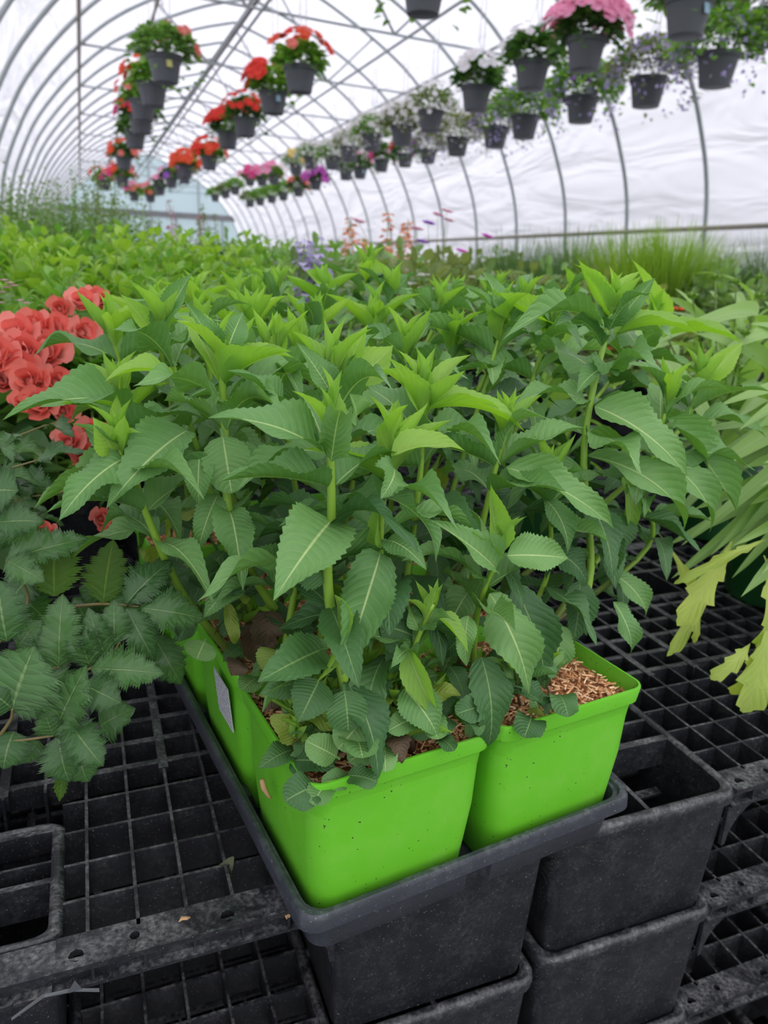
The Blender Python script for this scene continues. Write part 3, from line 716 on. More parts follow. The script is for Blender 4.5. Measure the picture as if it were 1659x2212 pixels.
# large leaves that stand out in the photograph: stem no., base px, tip px, back distances, width, mesh, normal
N_CAM = Vector((-.15, -.75, .65)); N_UP = Vector((0, -.25, 1))
HL = [
 (0, (716,1125), (590,1298), .386, .345, .042, LEAF[0], N_CAM), (1, (822,1195), (737,1462), .392, .352, .035, LEAF[4], N_CAM),
 (0, (700,1402), (556,1474), .384, .350, .031, LEAFD[2], N_CAM), (0, (722,1285), (680,1478), .380, .355, .022, LEAFY[2], Vector((1, -.4, .2))),
 (0, (605,1235), (514,1207), .43, .41, .030, LEAF[2], N_CAM), (0, (712,1240), (610,1180), .39, .40, .038, LEAFD[0], N_CAM),
 (0, (695,975), (448,903), .386, .39, .029, LEAF[0], Vector((0, -.6, 1))), (1, (832,1075), (941,1216), .395, .36, .012, LEAF[1], Vector((1, 0, .4))),
 (1, (850,1010), (822,1078), .39, .365, .026, LEAF[4], Vector((.2, -1, .5))), (1, (835,1168), (922,1232), .395, .37, .020, LEAF[3], N_CAM),
 (1, (826,1180), (822,1075), .395, .39, .010, LEAFY[0], Vector((-1, -.4, 0))),
 (1, (845,985), (1006,975), .39, .385, .020, LEAFY[2], Vector((0, -.5, 1))),
 (1, (770,900), (755,850), .39, .38, .02, LEAF[2], N_CAM),
 (2, (880,1400), (952,1556), .384, .366, .017, LEAFY[2], Vector((-.6, -1, .2))), (2, (872,1488), (945,1592), .382, .362, .030, LEAF[3], N_CAM),
 (2, (940,1330), (1012,1412), .386, .37, .014, LEAFY[0], Vector((.4, -.6, .8))), (2, (900,1380), (820,1350), .40, .40, .032, LEAFR[0], N_CAM),
 (0, (742,1478), (752,1580), .375, .362, .026, LEAFR[0], N_CAM), (0, (800,1535), (730,1618), .374, .364, .026, LEAFR[1], N_CAM),
 (0, (690,1470), (645,1560), .380, .366, .028, LEAFD[0], N_CAM), (0, (640,1480), (560,1500), .40, .385, .02, LEAFD[1], N_CAM),
 (2, (868,1448), (840,1375), .40, .40, .024, LEAFD[0], N_CAM), (0, (790,1460), (830,1560), .40, .385, .026, LEAFD[1], N_CAM),
 (6, (1058,1282), (1143,1500), .402, .375, .035, LEAF[4], N_CAM), (6, (1110,1262), (1176,1490), .43, .415, .033, LEAFD[0], N_CAM),
 (6, (1012,1330), (1008,1440), .395, .385, .016, LEAF[1], Vector((-.7, -.8, .2))), (6, (1050,1300), (1040,1610), .412, .388, .001, LEAF[0], N_CAM),
 (6, (1040,1420), (1052,1612), .395, .380, .030, LEAFD[1], N_CAM),
 (6, (1095,1200), (1228,1206), .40, .395, .031, LEAF[2], N_CAM), (6, (1070,1228), (928,1122), .40, .40, .026, LEAF[2], N_CAM),
 (6, (1078,1180), (1060,1046), .40, .40, .018, LEAFY[1], N_CAM), (7, (1095,1010), (1326,1143), .445, .415, .030, LEAF[0], N_CAM),
 (8, (1285,878), (1485,1032), .468, .43, .040, LEAF[0], N_CAM), (8, (1268,985), (1476,1150), .47, .44, .030, LEAF[3], N_CAM),
 (10, (1440,905), (1592,1108), .505, .47, .030, LEAF[2], N_CAM), (10, (1410,985), (1532,1152), .50, .47, .030, LEAF[3], N_CAM),
 (20, (1515,905), (1655,945), .56, .53, .030, LEAF[0], Vector((0, -.4, 1))), (11, (1345,1030), (1356,1168), .50, .485, .018, LEAFY[2], N_CAM),
 (9, (1178,1080), (1226,1196), .452, .43, .022, LEAF[3], N_CAM), (8, (1253,1255), (1238,1388), .45, .435, .028, LEAFD[2], N_CAM),
 (8, (1210,1350), (1190,1462), .44, .43, .028, LEAF[4], N_CAM), (10, (1325,1240), (1392,1335), .49, .475, .024, LEAF[3], N_CAM),
 (8, (1200,1190), (1265,1265), .45, .44, .026, LEAFD[1], N_CAM), (10, (1340,1110), (1330,1200), .49, .48, .028, LEAFD[0], N_CAM),
 (8, (1325,1300), (1360,1415), .45, .44, .022, LEAF[1], N_CAM), (8, (1310,680), (1250,560), .485, .48, .016, LEAFY[1], N_CAM),
 (8, (1330,700), (1415,600), .485, .48, .018, LEAF[2], N_CAM), (8, (1300,745), (1085,735), .48, .46, .022, LEAF[3], Vector((0, -.35, 1))),
 (8, (1325,725), (1510,725), .48, .46, .024, LEAFY[2], Vector((0, -.3, 1))), (8, (1320,800), (1245,850), .475, .46, .028, LEAF[1], N_UP),
 (12, (478,925), (500,1066), .475, .455, .032, LEAFR[1], N_CAM), (12, (432,975), (430,1092), .47, .46, .022, LEAF[3], N_CAM),
 (13, (405,930), (229,1100), .485, .45, .036, LEAF[0], N_CAM), (13, (268,990), (127,1125), .47, .445, .030, LEAF[4], N_CAM),
 (13, (275,880), (5,908), .52, .47, .030, LEAF[0], Vector((0, -.5, 1))), (17, (262,880), (85,880), .55, .54, .026, LEAF[3], N_CAM),
 (12, (370,815), (225,825), .48, .465, .020, LEAFY[2], N_UP), (13, (245,975), (200,900), .47, .465, .020, LEAFY[0], N_CAM),
 (13, (250,955), (305,935), .468, .46, .012, LEAFY[2], N_UP), (12, (470,1070), (428,1190), .475, .46, .022, LEAF[1], N_CAM),
 (12, (520,1255), (440,1335), .465, .455, .022, LEAF[3], N_CAM), (12, (565,1260), (445,1300), .47, .455, .026, LEAFD[1], N_UP),
 (12, (530,1290), (455,1300), .468, .455, .024, LEAFO[0], N_UP), (12, (490,1300), (510,1390), .47, .465, .010, LEAFO[0], N_CAM),
 (3, (610,880), (490,800), .445, .44, .022, LEAF[2], Vector((0, -.4, 1))), (4, (925,885), (1136,935), .46, .435, .024, LEAFY[2], Vector((0, -.2, 1))),
 (4, (905,890), (838,770), .465, .46, .020, LEAFY[0], N_CAM), (3, (715,850), (640,740), .445, .45, .020, LEAF[2], N_CAM), (3, (735,830), (795,700), .45, .45, .018, LEAFY[0], N_CAM),
 (3, (760,830), (850,745), .46, .47, .032, LEAFY[1], N_CAM), (12, (470,760), (398,650), .48, .48, .016, LEAF[2], N_CAM), (12, (490,760), (525,675), .48, .49, .024, LEAF[2], N_CAM),
 (12, (480,800), (640,775), .48, .47, .022, LEAFY[2], N_UP), (14, (330,720), (260,635), .56, .56, .016, LEAFY[0], N_CAM), (14, (345,720), (415,590), .56, .56, .020, LEAF[2], N_CAM),
 (18, (1090,700), (1000,615), .57, .57, .018, LEAF[2], N_CAM), (18, (1095,690), (1040,585), .57, .58, .024, LEAF[2], N_CAM),
 (19, (1190,700), (1075,630), .56, .55, .022, LEAFY[1], N_CAM), (19, (1190,700), (1170,615), .56, .56, .020, LEAF[2], N_CAM), (20, (1515,830), (1605,740), .57, .57, .024, LEAFY[2], N_CAM),
 (21, (985,760), (1050,745), .60, .59, .03, LEAF[2], N_UP), (41, (800,590), (805,552), .92, .92, .035, LEAFY[1], N_CAM), (41, (800,600), (850,625), .92, .90, .04, LEAFD[0], N_UP),
 (38, (700,610), (660,583), .84, .84, .022, LEAFY[1], N_CAM), (22, (1420,720), (1365,560), .64, .66, .02, LEAFY[0], N_CAM), (22, (1430,730), (1605,745), .62, .58, .03, LEAFY[2], N_UP),
]
for s, pb, pt, yb, yt, w, me, nn in HL:
    if w < .002: continue
    st, b0 = STEMS[s]
    put_leaf(st, atY(*pb, yb), atY(*pt, yt), w, me, nn, pw=b0)
# withered leaves hanging over the front rim and in the gap between the left pots
for pot, pb, pt, yb, yt, w, me in [((0,0), (850,1590), (868,1650), .372, .360, .018, LEAFB[0]), ((0,0), (830,1605), (832,1668), .370, .352, .016, LEAFR[1]), ((0,0), (610,1490), (570,1540), .43, .415, .02, LEAFB[0]),
        ((0,0), (640,1590), (585,1545), .40, .40, .02, LEAFO[0]), ((0,0), (735,1640), (660,1600), .372, .375, .02, LEAFR[1]), ((0,1), (585,1320), (575,1400), .48, .475, .028, LEAFB[0]), ((0,1), (560,1345), (560,1440), .49, .48, .03, LEAFB[0]),
        ((0,1), (520,1430), (500,1460), .455, .45, .02, LEAFB[0]), ((0,1), (445,1380), (425,1425), .475, .47, .024, LEAFR[1]), ((0,0), (600,1405), (580,1460), .43, .42, .026, LEAFO[0]),
        ((1,0), (1000,1560), (1035,1575), .39, .385, .018, LEAFR[1]), ((1,0), (1140,1555), (1175,1540), .402, .40, .014, LEAFO[0]), ((1,0), (1180,1550), (1205,1500), .405, .40, .016, LEAFR[1]), ((1,0), (1170,1550), (1150,1505), .405, .41, .014, LEAFR[1]),
        ((1,0), (1205,1515), (1225,1530), .41, .405, .010, LEAFR[1])]:
    root = POTS[pot]; put_leaf(root, atY(*pb, yb), atY(*pt, yt), w, me, N_CAM, name='fallen_leaf', pw=root.location)
# shred of dry matter stuck at the tray edge and chips on the pallet
def chip(px, py, z, L, col, label, name='bark_chip'):
    p = atZ(px, py, z); m = MB(); rn = random.Random(px); pts = [(-L/2, 0, 0), (-L*.2, .0012, .0008), (L*.2, -.0006, .0012), (L/2, .0006, 0)]
    m.tube(pts, [.0004, .0014, .0012, .0003], 5); o = obj(name, m.mesh(name, col, False), None, p); o.rotation_euler = (0, 0, rn.uniform(0, 3)); tag(o, label, 'bark chip'); return o
BC = simple('dry bark', (.55, .33, .17), .8)
chip(399, 1987, .0022, .008, BC, 'small tan bark chip on the front band of the left pallet')
chip(622, 1982, .0022, .003, BC, 'tiny orange bark crumb on the left pallet band beside the tray corner')
# dried stem bits beside the pot corner in the tray
sp_ = atY(566, 1700, .43); m = MB(); m.tube([(0, 0, .006), (.001, -.001, 0), (.004, -.002, -.007), (.006, -.002, -.009)], [.0016, .0022, .0012, .0008], 6)
tag(obj('dried_twig', m.mesh('dried_twig', BC, True), None, sp_), 'bit of dried twig caught at the tray rim beside the front pot', 'twig')
tape = MB(); tp = [atY(25, 2205, .405), atY(95, 2155, .405), atY(160, 2142, .404), atY(215, 2143, .404)]
for a_, b_ in zip(tp[:-1], tp[1:]):
    n_ = tape.verts([a_-tp[0], b_-tp[0], b_-tp[0]+Vector((0, .001, .0022)), a_-tp[0]+Vector((0, .001, .0015))]); tape.face([n_, n_+1, n_+2, n_+3])
n_ = tape.verts([tp[2]-tp[0]+Vector((-.004, 0, 0)), tp[2]-tp[0]+Vector((.005, 0, 0)), tp[2]-tp[0]+Vector((.001, .001, .008))]); tape.face([n_, n_+1, n_+2])
tag(obj('torn_tape', tape.mesh('torn_tape', simple('clear tape', (.08, .085, .095), .25)), None, tuple(tp[0])), 'torn strip of clear tape hanging from the edge of the left pallet', 'tape')
# dried leaf lying in the left pallet grid
lp_ = atZ(498, 1870, -.012)
o = put_leaf(None, atZ(485, 1882, -.012), atZ(505, 1850, .004), .014, leaf_mesh('dried_leaf', simple('dry grey green leaf', (.10, .11, .06), .9), .5, .8, 9, .06, 1.5, .4, .1, .3, seed=90), N_CAM, name='dried_leaf')
tag(o, 'dull dried leaf caught in the grid of the left pallet', 'leaf')

# ================================================================== LOBED DARK PLANT, LEFT FRONT
def branch(name, pts, rad, mat, parent, pw, sides=7):
    c = bez(pts, 6); k = len(c); m = MB(); b0 = c[0]; m.tube([p-b0 for p in c], [rad*(1-.5*i/(k-1)) for i in range(k)], sides)
    o = obj(name, m.mesh(name, mat, True), parent, tuple(b0-pw)); return o, b0
def nursery_pot_mesh(r, h, mat, name='nursery_pot', square=False):
    m = MB(); n = 20
    def ci(rr, z): return [(rr*math.cos(2*PI*i/n), rr*math.sin(2*PI*i/n), z) for i in range(n)]
    m.loops([ci(r*.76, 0), ci(r*.78, .004), ci(r*.95, h*.84), ci(r*1.0, h*.85), ci(r*1.02, h), ci(r*.97, h), ci(r*.93, h*.86), ci(r*.93, h*.85)], cap0=True, cap1=True)
    me = m.mesh(name, mat, True); me.set_sharp_from_angle(angle=R(35)); return me
BPOT = nursery_pot_mesh(.07, .13, M['pallet']); DPOT = nursery_pot_mesh(.075, .15, M['darkpot'])
ap = Vector((-.22, .50, .0)); aroot = empty('potted_astilbe', ap, 'dark glossy lobed-leaf plant trailing over the left pallet at the front left', 'potted plant')
obj('nursery_pot', BPOT, aroot)
AY = .44
AH = [  # base px, tip px, yb, yt, width, mesh
 ((127,1441),(136,1282),.45,.47,.036,AST[2]), ((197,1444),(356,1456),.44,.43,.032,AST[0]), ((180,1478),(263,1520),.43,.42,.030,AST[0]), ((116,1589),(188,1436),.42,.42,.036,AST[2]),
 ((150,1560),(224,1656),.42,.40,.030,AST[1]), ((116,1589),(95,1530),.42,.42,.020,AST[0]), ((125,1590),(150,1690),.42,.41,.030,AST[1]), ((140,1660),(128,1732),.42,.415,.010,ASTL[0]),
 ((165,1610),(190,1690),.44,.43,.034,AST[1]), ((27,1530),(75,1395),.42,.42,.066,AST[2]), ((30,1535),(130,1487),.42,.42,.026,AST[0]), ((27,1530),(-20,1490),.42,.42,.03,AST[0]),
 ((15,1385),(-5,1250),.44,.45,.040,AST[2]), ((300,1313),(443,1338),.46,.455,.034,AST[0]), ((272,1303),(373,1210),.46,.48,.030,AST[0]), ((223,1303),(245,1165),.47,.49,.034,ASTL[0]),
 ((118,1288),(120,1148),.47,.49,.040,ASTL[0]), ((249,1392),(246,1295),.45,.46,.026,AST[2]), ((231,1424),(190,1312),.45,.46,.024,AST[0]), ((195,1440),(165,1340),.45,.46,.026,AST[1]),
 ((272,1311),(335,1430),.46,.45,.026,AST[1]), ((330,1370),(392,1480),.49,.48,.030,AST[1]), ((14,1210),(97,1257),.47,.46,.026,AST[0]), ((14,1210),(192,1163),.47,.48,.030,AST[2]),
 ((-15,1130),(97,1127),.46,.46,.026,AST[0]), ((30,1270),(100,1340),.50,.50,.034,AST[1]), ((215,1570),(293,1530),.46,.45,.036,AST[1]), ((30,1580),(8,1662),.43,.42,.036,AST[1]), ((85,1600),(45,1650),.44,.43,.022,AST[0]),
 ((40,1400),(90,1340),.46,.46,.028,AST[1]), ((90,1425),(45,1370),.46,.46,.028,AST[0]), ((110,1450),(160,1400),.47,.47,.026,AST[1]), ((105,1460),(165,1500),.44,.44,.026,AST[1]),
 ((190,1440),(225,1380),.47,.47,.022,AST[0]), ((-20,1060),(40,1060),.47,.46,.04,AST[2]), ((20,1110),(60,1180),.52,.52,.04,AST[1]), ((160,1290),(210,1380),.5,.5,.03,AST[1]),
 ((60,1250),(10,1330),.5,.49,.034,AST[1]), ((300,1290),(330,1225),.5,.51,.03,AST[1]), ((240,1300),(170,1270),.5,.5,.03,AST[1])]
rachises = [[(-40,1606,.43),(40,1600,.425),(116,1589,.42)], [(-40,1640,.44),(20,1560,.425),(27,1530,.42)], [(60,1480,.47),(150,1462,.45),(231,1424,.45),(260,1385,.45)], [(140,1312,.49),(222,1305,.47),(300,1310,.46)],
            [(-30,1420,.46),(60,1300,.48),(14,1210,.47)], [(-20,1440,.46),(70,1450,.46),(127,1441,.45)]]
RB = []
for rc_ in rachises: RB.append(branch('leaf_stalk', [atY(*p) for p in rc_], .0013, M['stem_red'], aroot, ap))
def near_branch(p):
    return min(RB, key=lambda b: (b[1]-p).length)
for pb, pt, yb, yt, w, me in AH:
    P = atY(*pb, yb); st, b0 = near_branch(P); put_leaf(st, P, atY(*pt, yt), w*1.22, me, N_CAM, name='leaflet', pw=b0)
# second plant of the same kind behind, partly hidden
ap2 = Vector((-.30, .74, .0)); ar2 = empty('potted_astilbe', ap2, 'second dark lobed-leaf plant further back at the left edge, below the coral flowers', 'potted plant'); obj('nursery_pot', BPOT, ar2)
rn = random.Random(5)
for k in range(9):
    e = atY(rn.uniform(-40, 190), rn.uniform(890, 1180), rn.uniform(.60, .78)); b = ap2 + Vector((0, 0, .12))
    st, b0 = branch('leaf_stalk', [b, b.lerp(e, .5)+Vector((0, 0, .03)), e], .0014, M['stem_red'], ar2, ap2)
    for q in range(7):
        f = .55 + .45*q/6; P = b.lerp(e, f)+Vector((0, 0, .03*(1-f)*2)); a = rn.uniform(0, 2*PI); L = rn.uniform(.03, .05)
        put_leaf(st, P, P+Vector((math.cos(a), math.sin(a)-.4, rn.uniform(-.5, .3))).normalized()*L, L*.62, rn.choice(AST), Vector((0, -.5, 1)), name='leaflet', pw=b0)

# ================================================================== BUSH BUILDERS
def bl(mb, p, d, n, L, w, seg=3, droop=.3):
    """one small leaf into a joined mesh"""
    d = d.normalized(); x = d.cross(n)
    if x.length < 1e-3: x = Vector((1, 0, 0))
    x.normalize(); z = x.cross(d)
    prof = (0.12, .95, .8, 0.0) if seg == 3 else (0.15, 1.0, 0.0)
    k = len(prof); base = len(mb.v)
    for i, pr in enumerate(prof):
        t = i/(k-1); c = p + d*(L*t) - Vector((0, 0, droop*L*t*t))
        h = z*(pr*w*.18)
        mb.v.append(tuple(c - x*(pr*w/2) + h)); mb.v.append(tuple(c)); mb.v.append(tuple(c + x*(pr*w/2) + h))
    for i in range(k-1):
        a = base+i*3; mb.face((a, a+1, a+4, a+3)); mb.face((a+1, a+2, a+5, a+4))
def rdir(rn, zmin=-1, zmax=1):
    z = rn.uniform(zmin, zmax); a = rn.uniform(0, 2*PI); s = math.sqrt(max(0, 1-z*z)); return Vector((s*math.cos(a), s*math.sin(a), z))
def tall_bush(seed, h, r, nst, npair, L, w, mat, smat, name='foliage', spread=.5, up=.35, tips=None):
    """many upright leafy stems"""
    rn = random.Random(seed); mb = MB()
    for s in range(nst):
        a = rn.uniform(0, 2*PI); rr = r*math.sqrt(rn.random()); b = Vector((rr*.45*math.cos(a), rr*.45*math.sin(a), 0)); hh = h*rn.uniform(.72, 1.0)
        t_ = Vector((rr*math.cos(a)+rn.uniform(-.02, .02), rr*math.sin(a)+rn.uniform(-.02, .02), hh))
        mb.cur = 1; mb.tube([b, b.lerp(t_, .5)+Vector((0, 0, .02)), t_], [.003, .002, .001], 4, False); mb.cur = 0
        az = rn.uniform(0, PI)
        for k in range(npair):
            f = .25+.75*(k/(npair-1)); P = b.lerp(t_, f)
            for sd in (0, PI):
                aa = az+sd+rn.uniform(-.4, .4); e = up + (f-.5)*spread*2 + rn.uniform(-.3, .3)
                d = Vector((math.cos(aa)*math.cos(e), math.sin(aa)*math.cos(e), math.sin(e))); sz = (1 - .5*max(0, f-.8)/.2)*rn.uniform(.75, 1.15)
                bl(mb, P, d, Vector((0, 0, 1)), L*sz, w*sz)
            az += PI/2 + rn.uniform(-.3, .3)
        if tips is not None:
            mb.cur = 2
            for q in range(tips[0]):
                P = t_ + Vector((rn.uniform(-1, 1)*tips[1], rn.uniform(-1, 1)*tips[1], rn.uniform(0, tips[2])))
                bl(mb, P, rdir(rn), rdir(rn), tips[3], tips[3], 2, 0)
            mb.cur = 0
    return mb
def dome(seed, r, h, n, L, w, trail=.0, z0=0, zmin=-.02):
    rn = random.Random(seed); mb = MB()
    for _ in range(n):
        d = rdir(rn, zmin, 1); k = rn.uniform(.55, 1.0); p = Vector((d.x*r*k, d.y*r*k, z0 + d.z*h*k))
        if trail and d.z < .3 and k > .8 and rn.random() < .35:
            p.z -= rn.uniform(0, trail); p.x *= 1.15; p.y *= 1.15
        o = Vector((d.x, d.y, d.z*.4+rn.uniform(-.4, .5)))
        bl(mb, p, o, Vector((0, 0, 1))+rdir(rn)*.5, L*rn.uniform(.7, 1.2), w*rn.uniform(.7, 1.2), 3, .25)
    return mb
G = {}
G['bright'] = bushmat('bright leaf', (.22, .42, .05), (.40, .58, .09)); G['mid'] = bushmat('mid leaf', (.12, .26, .06), (.26, .42, .14))
G['deep'] = bushmat('deep leaf', (.05, .14, .035), (.12, .25, .06)); G['fresh'] = bushmat('fresh leaf', (.13, .32, .05), (.30, .50, .10))
G['grey'] = bushmat('grey green leaf', (.16, .25, .12), (.28, .38, .2)); G['olive'] = bushmat('olive leaf', (.14, .20, .04), (.25, .30, .09))
G['grass'] = bushmat('grass blade', (.19, .34, .035), (.34, .50, .07), tf=.3); G['grass_d'] = bushmat('dark grass blade', (.08, .17, .06), (.16, .28, .09), tf=.3)
F = {}
F['red'] = petalmat('red petal', (.75, .018, .010), (.88, .05, .02)); F['orange'] = petalmat('orange red petal', (.85, .06, .015), (.92, .14, .04)); F['coral'] = petalmat('coral petal', (.85, .16, .12), (.90, .30, .24))
F['pink'] = petalmat('pink petal', (.86, .20, .40), (.95, .42, .60)); F['hot'] = petalmat('hot pink petal', (.72, .03, .22), (.85, .10, .35)); F['white'] = petalmat('white petal', (.85, .83, .82), (.92, .90, .92))
F['lav'] = petalmat('lavender petal', (.42, .33, .75), (.68, .60, .90)); F['lavpale'] = petalmat('pale lavender petal', (.55, .48, .80), (.75, .70, .90)); F['purple'] = petalmat('purple petal', (.30, .06, .55), (.45, .14, .70)); F['mag'] = petalmat('magenta petal', (.62, .05, .55), (.78, .16, .70))
F['peach'] = petalmat('peach petal', (.85, .42, .26), (.90, .55, .40)); F['yellow'] = petalmat('yellow petal', (.88, .58, .03), (.92, .72, .10)); F['dust'] = petalmat('dusty rose petal', (.72, .35, .48), (.80, .50, .60)); F['salmon'] = petalmat('salmon coral petal', (.86, .15, .12), (.94, .42, .36))
def blossom(mat, petals=5, ruffle=.12, seed=0, cup=.25, rows=1):
    rn = random.Random(seed); m = MB()
    for rw in range(rows):
        sc = 1-.35*rw
        for i in range(petals):
            a = 2*PI*i/petals + rw*.5; da = PI/petals*1.15; n = m.verts([(0, 0, .02+rw*.1)])
            ring = []
            for k, (fr, rr) in enumerate(((-1, .55), (-.75, .92), (0, 1.0+rn.uniform(-.1, .1)), (.75, .92), (1, .55))):
                aa = a+fr*da; z = cup*rr*rr + rw*.14 + rn.uniform(-ruffle, ruffle); ring.append((rr*sc*.5*math.cos(aa), rr*sc*.5*math.sin(aa), z*.5))
            n1 = m.verts(ring)
            for k in range(4): m.face((n, n1+k, n1+k+1))
    return m.mesh('flower', mat, True)
BLO = {k: [blossom(F[k], 5, .12, i, .2, 2 if k in ('red', 'orange', 'coral', 'salmon', 'hot') else 1) for i in range(2)] for k in F}

# ================================================================== HANGING BASKETS
def basket_pot_mesh():
    m = MB(); n = 24
    def ci(rr, z): return [(rr*math.cos(2*PI*i/n), rr*math.sin(2*PI*i/n), z) for i in range(n)]
    m.loops([ci(.093, -.10), ci(.098, -.098), ci(.128, .062), ci(.139, .064), ci(.143, .095), ci(.140, .098), ci(.132, .096), ci(.130, .07)], cap0=True, cap1=True)
    me = m.mesh('basket_pot', M['basket'], True); me.set_sharp_from_angle(angle=R(35)); return me
BK = basket_pot_mesh()
def hanger_mesh():
    m = MB()
    for k in range(3):
        a = 2*PI*k/3+.4; m.tube([(.135*math.cos(a), .135*math.sin(a), .09), (0, 0, .48)], .0028, 4)
    m.tube([(0, 0, .48), (0, 0, .86)], .004, 4)
    return m.mesh('hanger', M['wire'], True)
HNG = hanger_mesh()
m = MB(); m.tube([(.05, .02, .12), (.06, .03, .5), (.05, .02, .88)], .0045, 5); DRIP = m.mesh('drip_tube', M['wire'], True)
m = MB(); m.box((-.022, -.002, -.026), (.022, .001, .026)); TAGY = m.mesh('plant_tag', simple('pale yellow tag', (.75, .70, .25), .5)); 
m = MB(); m.box((-.020, -.002, -.028), (.020, .001, .028)); TAGB = m.mesh('plant_tag', simple('pale blue tag', (.42, .62, .80), .5))
FOL = {}
def foliage(kind):
    if kind in FOL: return FOL[kind]
    out = []
    for s in range(2):
        if kind == 'begonia': mb = dome(100+s, .20, .17, 420, .075, .06, .10, .10)
        elif kind == 'begonia_dark': mb = dome(110+s, .22, .20, 480, .07, .055, .14, .10)
        elif kind == 'ivy': mb = dome(120+s, .26, .20, 620, .065, .055, .24, .11)
        elif kind == 'airy': mb = dome(130+s, .28, .22, 1100, .042, .022, .22, .10)
        elif kind == 'mound': mb = dome(140+s, .27, .22, 900, .055, .036, .16, .10)
        g = {'begonia': 'fresh', 'begonia_dark': 'deep', 'ivy': 'mid', 'airy': 'olive', 'mound': 'olive'}[kind]
        out.append(mb.mesh('foliage', G[g]))
        if kind == 'mound': out[-1].materials[0] = G['fresh'] if s else G['olive']
    FOL[kind] = out; return out
SPR = {}
def sprinkle(kind, r=.30, h=.26, n=520, s=.032, trail=.26):
    if kind in SPR: return SPR[kind]
    rn = random.Random(sum(map(ord, kind))); mb = MB()
    for _ in range(n):
        d = rdir(rn, -.05, 1); k = rn.uniform(.85, 1.12); p = Vector((d.x*r*k, d.y*r*k, .10+max(-.4, d.z)*h*k))
        if d.z < .4 and rn.random() < .35: p.z -= rn.uniform(0, trail)
        x = rdir(rn); y = x.cross(rdir(rn)).normalized(); ss = s*rn.uniform(.6, 1.1)
        n0 = len(mb.v); mb.v += [tuple(p + (x*math.cos(2*PI*q/5)+y*math.sin(2*PI*q/5))*ss*.5) for q in range(5)]; mb.face([n0+q for q in range(5)])
    SPR[kind] = mb.mesh('small_flowers', F[kind], False); return SPR[kind]
BASK = {}
def basket(px, py, kind, color, nf, fs, row, label, group=None, z=1.9, sc=1.0, tagm=None, tilt=0, cdir=None, spr=None, Y=None):
    X = {1: .76, 2: 1.83, 3: 3.41, 4: 4.54, 5: 2.55}[row]
    P = atZ(px, py, z) if Y is None else atY(px, py, Y)
    root = empty('hanging_basket', P, label, 'hanging basket', group); root.scale = (sc,)*3
    rn = random.Random(int(px*7+py))
    obj('basket_pot', BK, root)
    h = obj('hanger', HNG, root); d = obj('drip_tube', DRIP, root)
    f = obj('foliage', rn.choice(foliage(kind)), root, kind='stuff'); f.rotation_euler.z = rn.uniform(0, 6)
    if row == 4: f.scale = (1.22, 1.22, 1.15)
    if spr:
        o = obj('small_flowers', sprinkle(spr), root, kind='stuff'); o.rotation_euler.z = rn.uniform(0, 6)
    if tagm: o = obj('plant_tag', tagm, root, (.02, -.131, .02)); o.rotation_euler = (R(-12), 0, .15)
    if color:
        if row in (1, 2) or color == ['white']: nf = int(nf*1.7)
        for k in range(nf):
            c = color[k % len(color)]; dd = rdir(rn, -.1, .95)
            if cdir: dd = (dd + Vector(cdir)*.9).normalized()
            pos = Vector((dd.x*.27, dd.y*.27, .13+dd.z*.23))
            if nf > 60: pos = Vector((dd.x*.31, dd.y*.31, .10+dd.z*.27-(.10*rn.random() if dd.z < .3 else 0)))
            fo = obj('flower', rn.choice(BLO[c]), root, pos); s = fs*rn.uniform(1.1, 1.75); fo.scale = (s, s, s)
            fo.rotation_euler = (Vector((dd.x, dd.y-.3, dd.z+.25)).to_track_quat('Z', 'Y')).to_euler()
    return root
ALB = 'hanging basket'
# left row
basket(357, 150, 'ivy', ['coral'], 7, .06, 1, 'grey hanging basket of trailing green leaves with a yellow tag, nearest in left row', tagm=TAGY, cdir=(1, 0, 0))
basket(330, 205, 'begonia', ['orange'], 6, .07, 1, 'grey hanging basket directly behind the one with the yellow tag', cdir=(-1, 0, 0))
basket(309, 238, 'begonia', ['coral'], 4, .06, 1, 'third grey basket from the camera in the left row, mostly hidden', cdir=(-1, 0, 0))
basket(305, 270, 'begonia_dark', ['hot', 'red'], 9, .09, 1, 'grey basket with crimson flowers spilling to the left in the left row', cdir=(-1, 0, 0))
basket(292, 303, 'begonia_dark', None, 0, 0, 1, 'dark leafy basket without flowers in the left row')
basket(268, 352, 'begonia_dark', ['coral', 'orange'], 9, .09, 1, 'basket topped with orange coral flowers towards the far end of the left row', Y=14.5)
basket(264, 392, 'begonia', ['orange', 'coral', 'hot'], 16, .10, 1, 'lowest far basket of the left row ringed with orange and pink flowers', Y=17)
for k, (x, y, Y) in enumerate(((225, 400, 17.5), (290, 425, 21), (325, 428, 22))):
    basket(x, y, 'begonia', ['hot', 'coral', 'pink'], 10, .10, 1, 'small far basket with pink flowers at the end of the left rows', 'far pink baskets at left', Y=Y)
